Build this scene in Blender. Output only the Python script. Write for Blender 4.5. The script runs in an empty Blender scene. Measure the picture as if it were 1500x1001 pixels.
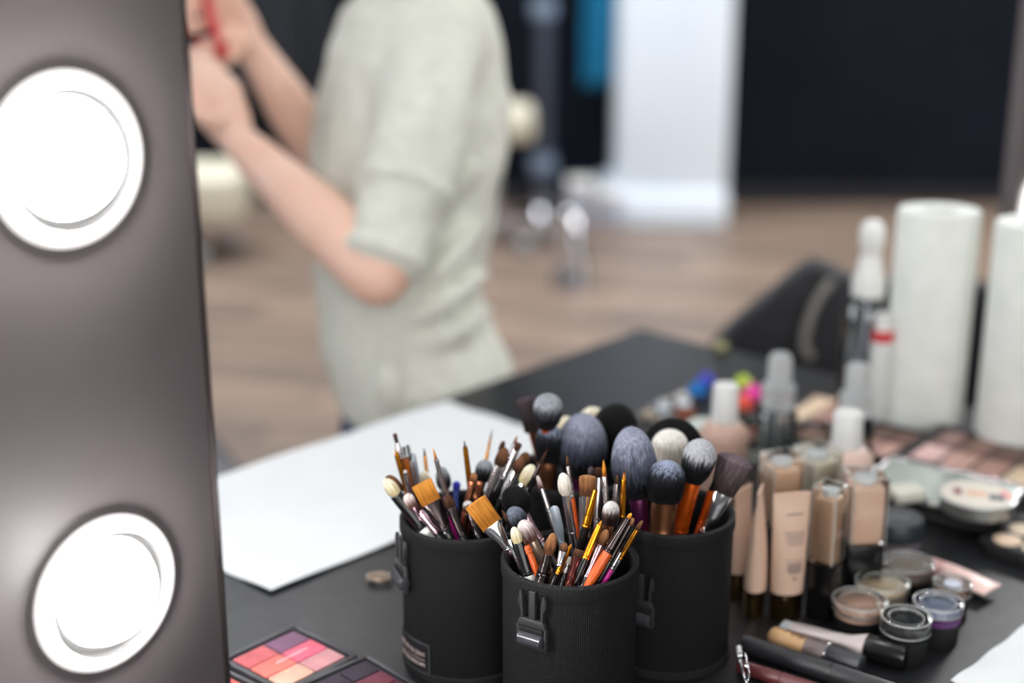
import bpy, bmesh, math, random
from mathutils import Vector, Matrix
random.seed(7)
PI = math.pi
col = bpy.context.scene.collection
sc = bpy.context.scene

# ------------------------------------------------------------------ camera
FPX = 2083.3
TH = math.radians(17.0)
CT, ST = math.cos(TH), math.sin(TH)
TZ = 0.85                      # table top height
CZ = TZ + 0.568                # camera height
def ray(px, py):
    u = (px-750.0)/FPX; v = (py-500.5)/FPX
    return Vector((u, CT - v*ST, -ST - v*CT))
def P(px, py, t):
    return Vector((0, 0, CZ)) + ray(px, py)*t
def T(px, py, z=TZ):
    r = ray(px, py); return P(px, py, (z-CZ)/r.z)
def depth(p):
    return p.y*CT - (p.z-CZ)*ST

cd = bpy.data.cameras.new('camera'); cam = bpy.data.objects.new('camera', cd); col.objects.link(cam)
cam.location = (0, 0, CZ); cam.rotation_euler = (PI/2-TH, 0, 0)
cd.lens = 50; cd.sensor_width = 36; cd.clip_start = 0.02; cd.clip_end = 60
cd.dof.use_dof = True; cd.dof.focus_distance = 0.99; cd.dof.aperture_fstop = 2.2
sc.camera = cam
sc.view_settings.view_transform = 'Standard'; sc.view_settings.look = 'None'
sc.view_settings.gamma = 1; sc.view_settings.exposure = 0; sc.view_settings.use_curve_mapping = False

# ------------------------------------------------------------------ materials
def srgb(r, g, b):
    f = lambda c: (c/255/12.92) if c/255 <= .04045 else ((c/255+.055)/1.055)**2.4
    return (f(r), f(g), f(b), 1)
MC = {}
def mat(name, rgb, rough=.5, metal=0, **kw):
    if name in MC: return MC[name]
    m = bpy.data.materials.new(name); m.use_nodes = True
    b = m.node_tree.nodes['Principled BSDF']
    b.inputs['Base Color'].default_value = srgb(*rgb); b.inputs['Roughness'].default_value = rough
    b.inputs['Metallic'].default_value = metal
    for k, v in kw.items():
        b.inputs[k.replace('_', ' ')].default_value = v
    # faint procedural wear on every surface
    nt = m.node_tree; n = nt.nodes.new('ShaderNodeTexNoise'); n.inputs['Scale'].default_value = 60
    tc = nt.nodes.new('ShaderNodeTexCoord'); nt.links.new(tc.outputs['Object'], n.inputs['Vector'])
    mr = nt.nodes.new('ShaderNodeMapRange'); mr.inputs[3].default_value = max(0, rough-.05); mr.inputs[4].default_value = min(1, rough+.07)
    nt.links.new(n.outputs[0], mr.inputs[0]); nt.links.new(mr.outputs[0], b.inputs['Roughness'])
    MC[name] = m; return m
def N(m, t): return m.node_tree.nodes.new(t)
def lk(m, a, b): m.node_tree.links.new(a, b)
def bump(m, src, s=.3, d=.001):
    bp = N(m, 'ShaderNodeBump'); bp.inputs['Strength'].default_value = s; bp.inputs['Distance'].default_value = d
    lk(m, src, bp.inputs['Height']); lk(m, bp.outputs[0], m.node_tree.nodes['Principled BSDF'].inputs['Normal'])
def noisecol(m, c1, c2, scale=(10, 10, 10), lo=.3, hi=.7, coord='Object', det=4):
    tc = N(m, 'ShaderNodeTexCoord'); mp = N(m, 'ShaderNodeMapping'); mp.inputs['Scale'].default_value = scale
    n = N(m, 'ShaderNodeTexNoise'); n.inputs['Scale'].default_value = 1; n.inputs['Detail'].default_value = det
    r = N(m, 'ShaderNodeValToRGB'); r.color_ramp.elements[0].position = lo; r.color_ramp.elements[1].position = hi
    r.color_ramp.elements[0].color = srgb(*c1); r.color_ramp.elements[1].color = srgb(*c2)
    lk(m, tc.outputs[coord], mp.inputs[0]); lk(m, mp.outputs[0], n.inputs[0]); lk(m, n.outputs[0], r.inputs[0])
    lk(m, r.outputs[0], m.node_tree.nodes['Principled BSDF'].inputs['Base Color'])
    return n
chrome = mat('chrome', (215, 215, 218), .12, 1)
silver = mat('brushed_silver', (190, 186, 188), .25, 1)
pinksilver = mat('pink_silver', (190, 160, 172), .2, 1)
gold = mat('gold', (226, 150, 40), .22, 1)
copper = mat('copper', (196, 130, 98), .25, 1)
browncop = mat('brown_copper', (120, 78, 52), .3, .8)
darkred = mat('dark_red_metal', (88, 40, 36), .2, .8)
gunmetal = mat('gunmetal', (70, 62, 62), .22, 1)
orangem = mat('orange_metal', (226, 98, 28), .28, .75)
orangep = mat('orange_lacquer', (205, 88, 34), .25)
purplem = mat('purple_metal', (92, 36, 76), .3, .7)
magenta = mat('magenta_lacquer', (205, 30, 150), .3)
blackg = mat('black_gloss', (18, 17, 18), .16)
blackp = mat('black_plastic', (26, 26, 27), .38)
blackm = mat('black_matte', (22, 23, 25), .6)
greyblue = mat('grey_blue_plastic', (150, 160, 172), .3, .3)
beigeh = mat('beige_metal', (170, 150, 132), .25, .7)
whitep = mat('white_plastic', (225, 225, 222), .35)
bluep = mat('blue_plastic', (40, 60, 130), .4)
amber = mat('amber_plastic', (170, 95, 30), .15, 0, Transmission_Weight=.5)
def glassm(name, rgb, rough=.03, ior=1.45, tr=1.0):
    m = mat(name, rgb, rough, 0, Transmission_Weight=tr, IOR=ior); return m
def thin(name, tint, edge, rough=.03, ior=1.5, boost=1.1):
    m = bpy.data.materials.new(name); m.use_nodes = True; nt = m.node_tree; nt.nodes.remove(nt.nodes['Principled BSDF'])
    tr = N(m, 'ShaderNodeBsdfTransparent'); gl = N(m, 'ShaderNodeBsdfGlossy'); gl.inputs['Roughness'].default_value = rough; gl.inputs[0].default_value = (1, 1, 1, 1)
    lw = N(m, 'ShaderNodeLayerWeight'); lw.inputs[0].default_value = .35; r = N(m, 'ShaderNodeValToRGB'); r.color_ramp.elements[0].color = srgb(*tint); r.color_ramp.elements[1].color = srgb(*edge); r.color_ramp.elements[0].position = .45
    lk(m, lw.outputs['Facing'], r.inputs[0]); lk(m, r.outputs[0], tr.inputs[0])
    fr = N(m, 'ShaderNodeFresnel'); fr.inputs[0].default_value = ior; mu = N(m, 'ShaderNodeMath'); mu.operation = 'MULTIPLY'; mu.inputs[1].default_value = boost; mu.use_clamp = True; lk(m, fr.outputs[0], mu.inputs[0])
    mx = N(m, 'ShaderNodeMixShader'); lk(m, mu.outputs[0], mx.inputs[0]); lk(m, tr.outputs[0], mx.inputs[1]); lk(m, gl.outputs[0], mx.inputs[2]); lk(m, mx.outputs[0], nt.nodes['Material Output'].inputs[0])
    return m
glass = thin('clear_glass', (250, 252, 252), (170, 178, 178))
frost = glassm('frosted_plastic', (222, 226, 226), .35, 1.3, .55)
water = thin('clear_liquid', (226, 232, 232), (168, 178, 180), .02, 1.33, 1.0)

def weave(name, c1, c2):
    m = mat(name, c1, .65, 0, Specular_IOR_Level=.25); nt = m.node_tree; uv = N(m, 'ShaderNodeUVMap'); sx = N(m, 'ShaderNodeSeparateXYZ'); lk(m, uv.outputs[0], sx.inputs[0])
    outs = []
    for s in (1, -1):
        a = N(m, 'ShaderNodeMath'); a.operation = 'MULTIPLY_ADD'; lk(m, sx.outputs[0], a.inputs[0]); a.inputs[1].default_value = s; lk(m, sx.outputs[1], a.inputs[2])
        b = N(m, 'ShaderNodeMath'); b.operation = 'MULTIPLY'; lk(m, a.outputs[0], b.inputs[0]); b.inputs[1].default_value = 2000
        c = N(m, 'ShaderNodeMath'); c.operation = 'SINE'; lk(m, b.outputs[0], c.inputs[0]); outs.append(c)
    mx = N(m, 'ShaderNodeMath'); mx.operation = 'MULTIPLY'; lk(m, outs[0].outputs[0], mx.inputs[0]); lk(m, outs[1].outputs[0], mx.inputs[1])
    r = N(m, 'ShaderNodeValToRGB'); r.color_ramp.elements[0].color = srgb(*c1); r.color_ramp.elements[1].color = srgb(*c2)
    r.color_ramp.elements[0].position = .25; r.color_ramp.elements[1].position = .9
    mr = N(m, 'ShaderNodeMapRange'); mr.inputs[1].default_value = -1; lk(m, mx.outputs[0], mr.inputs[0]); lk(m, mr.outputs[0], r.inputs[0])
    lk(m, r.outputs[0], nt.nodes['Principled BSDF'].inputs['Base Color']); bump(m, mr.outputs[0], .8, .0008)
    return m
nylon = weave('woven_nylon', (7, 7, 8), (38, 39, 41))
binding = weave('nylon_binding', (12, 12, 13), (46, 46, 48))

HC = {}
def hairm(cb, cm, ct, lo=.25, hi=.8):
    key = (cb, cm, ct, lo, hi)
    if key in HC: return HC[key]
    m = bpy.data.materials.new('bristle_hair'); m.use_nodes = True; b = m.node_tree.nodes['Principled BSDF']
    b.inputs['Roughness'].default_value = .75; b.inputs['Sheen Weight'].default_value = .04; b.inputs['Specular IOR Level'].default_value = .12
    tc = N(m, 'ShaderNodeTexCoord'); sx = N(m, 'ShaderNodeSeparateXYZ'); lk(m, tc.outputs['Generated'], sx.inputs[0])
    mp = N(m, 'ShaderNodeMapping'); mp.inputs['Scale'].default_value = (900, 900, 60)
    n = N(m, 'ShaderNodeTexNoise'); n.inputs['Scale'].default_value = 1; n.inputs['Detail'].default_value = 2
    lk(m, tc.outputs['Object'], mp.inputs[0]); lk(m, mp.outputs[0], n.inputs[0])
    a = N(m, 'ShaderNodeMath'); a.operation = 'MULTIPLY_ADD'; lk(m, n.outputs[0], a.inputs[0]); a.inputs[1].default_value = .5; a.inputs[2].default_value = -.25
    ad = N(m, 'ShaderNodeMath'); ad.operation = 'ADD'; lk(m, a.outputs[0], ad.inputs[0]); lk(m, sx.outputs[2], ad.inputs[1])
    r = N(m, 'ShaderNodeValToRGB'); e = r.color_ramp.elements
    e[0].position = lo; e[0].color = srgb(*cb); e[1].position = hi; e[1].color = srgb(*ct)
    k = e.new((lo+hi)/2); k.color = srgb(*cm)
    lk(m, ad.outputs[0], r.inputs[0])
    mu = N(m, 'ShaderNodeMix'); mu.data_type = 'RGBA'; mu.blend_type = 'MULTIPLY'; mu.inputs[0].default_value = 1
    mr = N(m, 'ShaderNodeMapRange'); mr.inputs[1].default_value = .3; mr.inputs[2].default_value = .7; mr.inputs[3].default_value = .62; mr.inputs[4].default_value = 1.15
    lk(m, n.outputs[0], mr.inputs[0]); lk(m, r.outputs[0], mu.inputs[6]); lk(m, mr.outputs[0], mu.inputs[7])
    lk(m, mu.outputs[2], b.inputs['Base Color'])
    HC[key] = m; return m

# ------------------------------------------------------------------ mesh helpers
def NB(): 
    bm = bmesh.new(); bm.loops.layers.uv.new('UVMap'); return bm
def obj(name, bm, m, parent=None, smooth=True, mats=None):
    me = bpy.data.meshes.new(name); bmesh.ops.recalc_face_normals(bm, faces=bm.faces)
    if smooth:
        for f in bm.faces: f.smooth = True
        for e in bm.edges:
            if len(e.link_faces) == 2 and e.calc_face_angle(0) > .7: e.smooth = False
    bm.to_mesh(me); bm.free()
    for x in (mats or [m]): me.materials.append(x)
    o = bpy.data.objects.new(name, me); col.objects.link(o)
    if parent: o.parent = parent
    return o
def thing(name, label, cat, mtx=None, group=None):
    o = bpy.data.objects.new(name, None); col.objects.link(o); o.empty_display_size = .02
    if mtx is not None:
        o.matrix_world = mtx if isinstance(mtx, Matrix) else Matrix.Translation(mtx)
    tag(o, label, cat, group); return o
def tag(o, label, cat, group=None):
    o['label'] = label; o['category'] = cat
    if group: o['group'] = group
    return o
def struct(o): o['kind'] = 'structure'; return o

def lathe(bm, prof, seg=32, sx=1, sy=1, M=None, mi=0, R0=None):
    uvl = bm.loops.layers.uv.verify(); rings = []; M = M or Matrix()
    for r, z in prof:
        if r < 1e-6: rings.append([bm.verts.new(M @ Vector((0, 0, z)))])
        else: rings.append([bm.verts.new(M @ Vector((r*sx*math.cos(2*PI*i/seg), r*sy*math.sin(2*PI*i/seg), z))) for i in range(seg)])
    R0 = R0 or max(r for r, z in prof); s = 0
    for k in range(len(rings)-1):
        a, b = rings[k], rings[k+1]
        ds = math.hypot(prof[k+1][0]-prof[k][0], prof[k+1][1]-prof[k][1])
        for i in range(seg):
            j = (i+1) % seg
            if len(a) == 1 and len(b) == 1: continue
            if len(a) == 1: vs = [a[0], b[j], b[i]]; uv = [(i, s), (i+1, s+ds), (i, s+ds)]
            elif len(b) == 1: vs = [a[i], a[j], b[0]]; uv = [(i, s), (i+1, s), (i, s+ds)]
            else: vs = [a[i], a[j], b[j], b[i]]; uv = [(i, s), (i+1, s), (i+1, s+ds), (i, s+ds)]
            f = bm.faces.new(vs); f.material_index = mi
            for l, (ui, vv) in zip(f.loops, uv): l[uvl].uv = (ui*2*PI*R0/seg, vv)
        s += ds
    return rings
def bxf(bm, sx, sy, sz, M=None, bev=0, seg=2):
    M = M or Matrix()
    r = bmesh.ops.create_cube(bm, size=1); vs = r['verts']
    bmesh.ops.scale(bm, vec=(sx, sy, sz), verts=vs)
    if bev:
        es = list({e for v in vs for e in v.link_edges})
        g = bmesh.ops.bevel(bm, geom=es, offset=bev, segments=seg, affect='EDGES', profile=.5)
        vs = list({v for f in g['faces'] for v in f.verts} | {v for v in vs if v.is_valid})
    bmesh.ops.transform(bm, matrix=M, verts=vs)
    return vs
def TR(x, y, z): return Matrix.Translation((x, y, z))
def RZ(a): return Matrix.Rotation(a, 4, 'Z')
def RX(a): return Matrix.Rotation(a, 4, 'X')
def RY(a): return Matrix.Rotation(a, 4, 'Y')
def tube(bm, pts, rad, seg=10, cap=True, flat=1.0, up=None):
    pts = [Vector(p) for p in pts]; n = len(pts)
    if not isinstance(rad, (list, tuple)): rad = [rad]*n
    d0 = (pts[1]-pts[0]).normalized(); ref = Vector(up) if up is not None else (Vector((0, 0, 1)) if abs(d0.z) < .9 else Vector((1, 0, 0)))
    rings = []; x = None
    for i in range(n):
        d = (pts[min(i+1, n-1)]-pts[max(i-1, 0)]).normalized()
        if x is None: x = d.cross(ref).normalized()
        else: x = (x - d*x.dot(d)).normalized()
        y = d.cross(x)
        rings.append([bm.verts.new(pts[i]+(x*math.cos(2*PI*k/seg)+y*flat*math.sin(2*PI*k/seg))*rad[i]) for k in range(seg)])
    for a, b in zip(rings, rings[1:]):
        for k in range(seg): bm.faces.new([a[k], a[(k+1) % seg], b[(k+1) % seg], b[k]])
    if cap: bm.faces.new(rings[0][::-1]); bm.faces.new(rings[-1])
    return rings
def spline(pts, n=8):
    pts = [Vector(p) for p in pts]; out = []
    for i in range(len(pts)-1):
        p0 = pts[max(i-1, 0)]; p1 = pts[i]; p2 = pts[i+1]; p3 = pts[min(i+2, len(pts)-1)]
        for k in range(n):
            t = k/n; out.append(.5*((2*p1)+(p2-p0)*t+(2*p0-5*p1+4*p2-p3)*t*t+(3*p1-p0-3*p2+p3)*t**3))
    out.append(pts[-1]); return out
def ball(bm, c, r, sc3=(1, 1, 1), M=None, u=20, v=12):
    r_ = bmesh.ops.create_uvsphere(bm, u_segments=u, v_segments=v, radius=r)
    M2 = Matrix.Translation(c) @ (M or Matrix()) @ Matrix.Diagonal((*sc3, 1)); bmesh.ops.transform(bm, matrix=M2, verts=r_['verts'])
def prism(bm, poly, z0, z1, M=None, bev=0, seg=2):
    M = M or Matrix()
    a = [bm.verts.new(Vector((x, y, z0))) for x, y in poly]; b = [bm.verts.new(Vector((x, y, z1))) for x, y in poly]
    n = len(poly); fs = [bm.faces.new(a[::-1]), bm.faces.new(b)]
    for i in range(n): fs.append(bm.faces.new([a[i], a[(i+1) % n], b[(i+1) % n], b[i]]))
    vs = a+b
    if bev:
        bmesh.ops.recalc_face_normals(bm, faces=fs)
        es = list({e for f in fs for e in f.edges})
        g = bmesh.ops.bevel(bm, geom=es, offset=bev, segments=seg, affect='EDGES', profile=.5)
        vs = list({v for f in g['faces'] for v in f.verts} | {v for v in vs if v.is_valid})
    bmesh.ops.transform(bm, matrix=M, verts=vs)
def rpoly(w, h, r, n=5):
    out = []
    for cx, cy, a0 in ((w/2-r, h/2-r, 0), (-w/2+r, h/2-r, 90), (-w/2+r, -h/2+r, 180), (w/2-r, -h/2+r, 270)):
        for k in range(n+1):
            a = math.radians(a0+90*k/n); out.append((cx+r*math.cos(a), cy+r*math.sin(a)))
    return out
def textbm(body, size, mirror=True):
    cu = bpy.data.curves.new('txt', 'FONT'); cu.body = body; cu.size = size; cu.align_x = 'CENTER'; cu.align_y = 'CENTER'; cu.extrude = .00012
    o = bpy.data.objects.new('txt', cu); col.objects.link(o)
    dg = bpy.context.evaluated_depsgraph_get(); me = bpy.data.meshes.new_from_object(o.evaluated_get(dg))
    bm = NB(); bm.from_mesh(me); bpy.data.objects.remove(o); bpy.data.curves.remove(cu); bpy.data.meshes.remove(me)
    if mirror:
        for v in bm.verts: v.co.x = -v.co.x
        bmesh.ops.reverse_faces(bm, faces=bm.faces)
    return bm
def bwarp(bm, f):
    for v in bm.verts: v.co = f(v.co)

# ------------------------------------------------------------------ room
wood = mat('wood_floor', (150, 128, 112), .45)
tc = N(wood, 'ShaderNodeTexCoord'); mp = N(wood, 'ShaderNodeMapping'); mp.inputs['Rotation'].default_value = (0, 0, .35); lk(wood, tc.outputs['Object'], mp.inputs[0])
br = N(wood, 'ShaderNodeTexBrick'); br.inputs['Scale'].default_value = 1; br.inputs['Brick Width'].default_value = 1.3; br.inputs['Row Height'].default_value = .16; br.inputs['Mortar Size'].default_value = .004
br.inputs['Color1'].default_value = srgb(156, 136, 121); br.inputs['Color2'].default_value = srgb(122, 108, 98); br.inputs['Mortar'].default_value = srgb(50, 42, 38)
lk(wood, mp.outputs[0], br.inputs[0])
nz = N(wood, 'ShaderNodeTexNoise'); nz.inputs['Scale'].default_value = 1; m2 = N(wood, 'ShaderNodeMapping'); m2.inputs['Scale'].default_value = (1.2, 9, 1); m2.inputs['Rotation'].default_value = (0, 0, .35); lk(wood, tc.outputs['Object'], m2.inputs[0]); lk(wood, m2.outputs[0], nz.inputs[0])
rr = N(wood, 'ShaderNodeValToRGB'); rr.color_ramp.elements[0].position = .3; rr.color_ramp.elements[1].position = .7; rr.color_ramp.elements[0].color = (.62, .6, .6, 1); rr.color_ramp.elements[1].color = (1.15, 1.1, 1.05, 1); lk(wood, nz.outputs[0], rr.inputs[0])
mx = N(wood, 'ShaderNodeMix'); mx.data_type = 'RGBA'; mx.blend_type = 'MULTIPLY'; mx.inputs[0].default_value = 1; lk(wood, br.outputs[0], mx.inputs[6]); lk(wood, rr.outputs[0], mx.inputs[7])
lk(wood, mx.outputs[2], wood.node_tree.nodes['Principled BSDF'].inputs['Base Color'])
bm = NB(); bxf(bm, 9, 10, .1, TR(0, 2.6, -.05)); struct(obj('floor', bm, wood))
navy = mat('dark_navy_paint', (17, 20, 28), .7, 0, Specular_IOR_Level=.12); noisecol(navy, (9, 13, 22), (15, 20, 30), (2, 2, 2))
WY = 6.98
bm = NB(); bxf(bm, 9, .12, 4.4, TR(0, WY+.06, 2.2)); struct(obj('wall_back', bm, navy))
bm = NB(); bxf(bm, 9, .02, .09, TR(0, WY-.01, .045), .004); struct(obj('baseboard_back', bm, mat('dark_trim', (30, 30, 33), .4)))
bm = NB(); bxf(bm, .12, 9.6, 4.4, TR(4.4, 2.4, 2.2)); struct(obj('wall_right', bm, navy))
# white column
colm = mat('white_column_paint', (222, 232, 244), .5); noisecol(colm, (226, 238, 250), (236, 244, 252), (3, 3, 3))
pc = P(983, 326, 6.62)
t = struct(bpy.data.objects.new('trim_1', None)); col.objects.link(t); t.location = (pc.x, 6.72, 0)
bm = NB(); bxf(bm, .50, .5, 3.2, TR(0, 0, 1.6), .012); obj('shaft', bm, colm, t)
bm = NB(); bxf(bm, .57, .54, .16, TR(-.03, 0, .08), .012); obj('plinth', bm, colm, t)

# teal cloth hanging at the wall
teal = mat('teal_sequin_cloth', (10, 96, 140), .4)
nn = noisecol(teal, (6, 92, 136), (60, 180, 225), (60, 60, 60), .35, .65); bump(teal, nn.outputs[0], .6, .01)
tp = P(884, 128, 6.75)
bm = NB(); nx = 24
g = [[bm.verts.new((( i/nx-.5)*.20, .018*math.sin(i*1.5)+.004*math.sin(j), j*.09-.02*math.sin(i))) for i in range(nx+1)] for j in range(18)]
for j in range(17):
    for i in range(nx): bm.faces.new([g[j][i], g[j][i+1], g[j+1][i+1], g[j+1][i]])
o = obj('hanging_cloth', bm, teal); o.location = (tp.x, 6.9, tp.z); sm = o.modifiers.new('s', 'SOLIDIFY'); sm.thickness = .004
tag(o, 'bright teal shimmering cloth hanging left of the white column', 'cloth')
# dark grey drapes on the left behind the arm
drp = mat('charcoal_drape', (44, 47, 54), .8)
noisecol(drp, (30, 33, 38), (52, 56, 63), (14, 3, .5))
for k, (px, w) in enumerate(((385, .30), (462, .22))):
    c = P(px, 100, 6.8); bm = NB(); nx = 40
    g = [[bm.verts.new(((i/nx-.5)*w, .03*math.sin(i*.9+k), j*.38+.25)) for i in range(nx+1)] for j in range(7)]
    for j in range(6):
        for i in range(nx): bm.faces.new([g[j][i], g[j][i+1], g[j+1][i+1], g[j+1][i]])
    o = obj('drape', bm, drp); o.location = (c.x, 6.88, 0); sm = o.modifiers.new('s', 'SOLIDIFY'); sm.thickness = .006
    tag(o, ['charcoal drape hanging behind the raised hands, the left one', 'charcoal drape hanging nearer the back of the pale shirt, the right one'][k], 'drape', 'drapes on the back wall')

# chrome pole stand
c = P(795, 300, 6.75)
t = thing('pole_stand', 'tall chrome pole stand with round clamps right behind the pale shirt', 'stand', Vector((c.x, 6.72, 0)))
pole = mat('satin_steel', (96, 102, 116), .35, .9)
bm = NB(); lathe(bm, [(0, .02), (.042, .02), (.042, 2.6), (0, 2.6)], 20); obj('pole', bm, pole, t)
bm = NB(); lathe(bm, [(0, 0), (.13, 0), (.13, .015), (.05, .04), (.04, .12), (0, .12)], 28); obj('base', bm, chrome, t)
for z in (.25, .97, 1.3):
    bm = NB(); lathe(bm, [(0, z-.04), (.056, z-.04), (.063, z), (.056, z+.04), (0, z+.04)], 20); obj('clamp', bm, mat('pale_steel', (150, 168, 190), .3, .6), t)
# cream stool by the pole
cream = mat('cream_leather', (212, 206, 184), .5); noisecol(cream, (204, 198, 176), (220, 214, 194), (8, 8, 8))
def stool(px, z, y, w, d, h, label):
    X = P(px, 200, y/CT).x
    t = thing('stool', label, 'stool', Vector((X, y, 0)))
    bm = NB(); bxf(bm, w, d, h, TR(0, 0, z+h/2), min(.04, h*.4), 4); obj('seat', bm, cream, t)
    bm = NB(); lathe(bm, [(0, .05), (.028, .05), (.028, z), (0, z)], 16); obj('column', bm, chrome, t)
    for k in range(5):
        a = k*2*PI/5+.3; bm = NB(); e = Vector((math.cos(a)*.24, math.sin(a)*.24, .07)); tube(bm, [(0, 0, .1), e], .014); lg = obj('leg', bm, chrome, t)
        bm = NB(); ball(bm, e-Vector((0, 0, .032)), .036); obj('castor', bm, mat('grey_castor', (140, 145, 150), .4), lg)
stool(722, .47, 6.1, .36, .34, .14, 'cream padded stool half hidden behind the back of the pale shirt')
stool(268, .17, 5.9, .62, .42, .21, 'low cream padded stool under the raised forearm beside the lit panel')
# white crates by the column
wb = mat('grey_white_card', (168, 170, 182), .6)
for k, (px, w, h, lb) in enumerate(((852, .12, .19, 'grey white carton on the floor left of the column, the left one'), (893, .10, .15, 'small white carton touching the foot of the white column'))):
    c = P(px, 320, 6.5); t = thing('carton', lb, 'box', Vector((c.x, 6.5, 0)))
    bm = NB(); bxf(bm, w, .18, h, TR(0, 0, h/2), .004); obj('carton_body', bm, wb, t)
    bm = NB(); bxf(bm, w+.006, .186, .03, TR(0, 0, h+.005), .004); obj('lid', bm, whitep, t)
# inverted U footrest
c = P(834, 413, 5.6)
t = thing('footrest', 'small polished chrome footrest hoop on the wooden floor', 'footrest', Vector((c.x, c.y, 0)))
bm = NB(); tube(bm, spline([(.05, -.1, .02), (.03, -.06, .16), (0, 0, .27), (-.02, .05, .25), (-.03, .1, .12), (-.03, .12, .02)], 8), .024, 14); obj('hoop', bm, chrome, t)
bm = NB(); bxf(bm, .12, .3, .02, TR(0, 0, .01), .006); obj('foot_plate', bm, silver, t)
# black chair corner bottom left
a = T(300, 612, .46); b = T(374, 702, .46); d = (a-b).normalized(); nrm = Vector((-d.y, d.x, 0))
if nrm.x > 0: nrm = -nrm
mid = (a+b)/2 + nrm*.22; ang = math.atan2(d.y, d.x)
t = thing('upholstered_chair', 'black upholstered chair whose seat corner shows beside the lit panel', 'chair', TR(mid.x, mid.y, 0) @ RZ(ang))
bch = mat('black_vinyl', (50, 50, 56), .45)
bm = NB(); bxf(bm, .46, .44, .08, TR(0, 0, .42), .02, 3); obj('seat', bm, bch, t)
bm = NB(); bxf(bm, .46, .05, .4, TR(0, .2*(1 if (RZ(ang) @ Vector((0, 1, 0))).x < 0 else -1), .68), .02, 3); obj('backrest', bm, bch, t)
for sx in (-1, 1):
    for sy in (-1, 1):
        bm = NB(); tube(bm, [(sx*.19, sy*.18, 0), (sx*.18, sy*.17, .39)], .013); obj('leg', bm, blackp, t)

# black armchair beyond the table on the right
c = P(1280, 520, 2.16)
t = thing('armchair', 'black armchair with a swooping arm behind the table beyond the bottles', 'chair', TR(c.x, c.y+.02, 0) @ RZ(-.12))
charm = mat('black_chair_fabric', (34, 36, 41), .7); noisecol(charm, (24, 26, 30), (42, 44, 50), (40, 40, 40))
S = 2.16/FPX
def cz(px, py): p = P(px, py, 2.16); return (p.x-c.x, p.z)
out = [cz(1030, 560)]+[cz(*q) for q in ((1050, 512), (1085, 470), (1130, 428), (1165, 392), (1186, 378), (1215, 385), (1240, 400), (1300, 408), (1400, 404), (1470, 412), (1500, 450), (1500, 640), (1030, 640))]
bm = NB(); prism(bm, out, -.03, .03, RX(PI/2), .012, 3); obj('backrest', bm, charm, t)
bm = NB(); bxf(bm, .46, .42, .09, TR(0, .22, .45), .025, 3); obj('seat', bm, charm, t)
for sx in (-1, 1):
    for y in (.05, .38):
        bm = NB(); tube(bm, [(sx*.2, y, 0), (sx*.19, y, .41)], .014); obj('leg', bm, blackp, t)
pts = [(cz(px, py)[0], -.045, cz(px, py)[1]) for px, py in ((1212, 398), (1196, 425), (1184, 460), (1179, 500), (1190, 520))]
bm = NB(); tube(bm, spline(pts, 8), .0065, 8); obj('piping_strap', bm, mat('pale_strap', (150, 146, 140), .5), t)

# ------------------------------------------------------------------ table
U = Vector((.664, .748, 0)).normalized(); V = Vector((U.y, -U.x, 0))
C0 = Vector((.18, 1.92, 0)); LU, LV = 1.9, .98
tabm = mat('dark_table_laminate', (46, 47, 50), .42, 0, Specular_IOR_Level=.3)
nn = noisecol(tabm, (19, 20, 22), (38, 39, 42), (900, 900, 900), .35, .65); bump(tabm, nn.outputs[0], .12, .0004)
t = thing('makeup_table', 'large black speckled table carrying the brushes and cosmetics', 'table', TR(C0.x, C0.y, 0) @ RZ(math.atan2(U.y, U.x)))
bm = NB(); bxf(bm, LU, LV, .032, TR(-LU/2, -LV/2, TZ-.016), .003); obj('tabletop', bm, tabm, t)
for x in (-.07, -LU+.07):
    for y in (-.07, -LV+.07):
        bm = NB(); bxf(bm, .05, .05, TZ-.032, TR(x, y, (TZ-.032)/2), .004); obj('leg', bm, blackm, t)

# ------------------------------------------------------------------ lit frame posts
nP = Vector((.77, -.64, 0)).normalized(); dP = Vector((.64, .77, 0)).normalized()
Q0 = Vector((-.2316, .735, 0))
ZB = [CZ-.126, CZ-.375]
pan = mat('dark_frame_lacquer', (84, 76, 79), .5); noisecol(pan, (90, 83, 85), (98, 91, 92), (6, 6, 6))
collar = mat('white_collar', (235, 235, 232), .4, 0, Emission_Color=(1, .98, .965, 1), Emission_Strength=3.0)   # bulb collar; emission added so the ring itself glows white
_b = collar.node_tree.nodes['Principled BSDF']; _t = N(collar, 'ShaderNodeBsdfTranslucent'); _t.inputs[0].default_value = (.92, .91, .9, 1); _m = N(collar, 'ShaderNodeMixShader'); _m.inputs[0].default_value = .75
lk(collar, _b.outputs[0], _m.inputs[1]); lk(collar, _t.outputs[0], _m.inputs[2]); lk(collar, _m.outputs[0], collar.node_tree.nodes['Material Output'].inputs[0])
def bulbm(s):
    m = mat('lit_bulb_%d' % s, (255, 255, 255), .3); b = m.node_tree.nodes['Principled BSDF']
    b.inputs['Emission Color'].default_value = (1, .975, .955, 1); b.inputs['Emission Strength'].default_value = s; return m
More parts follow.
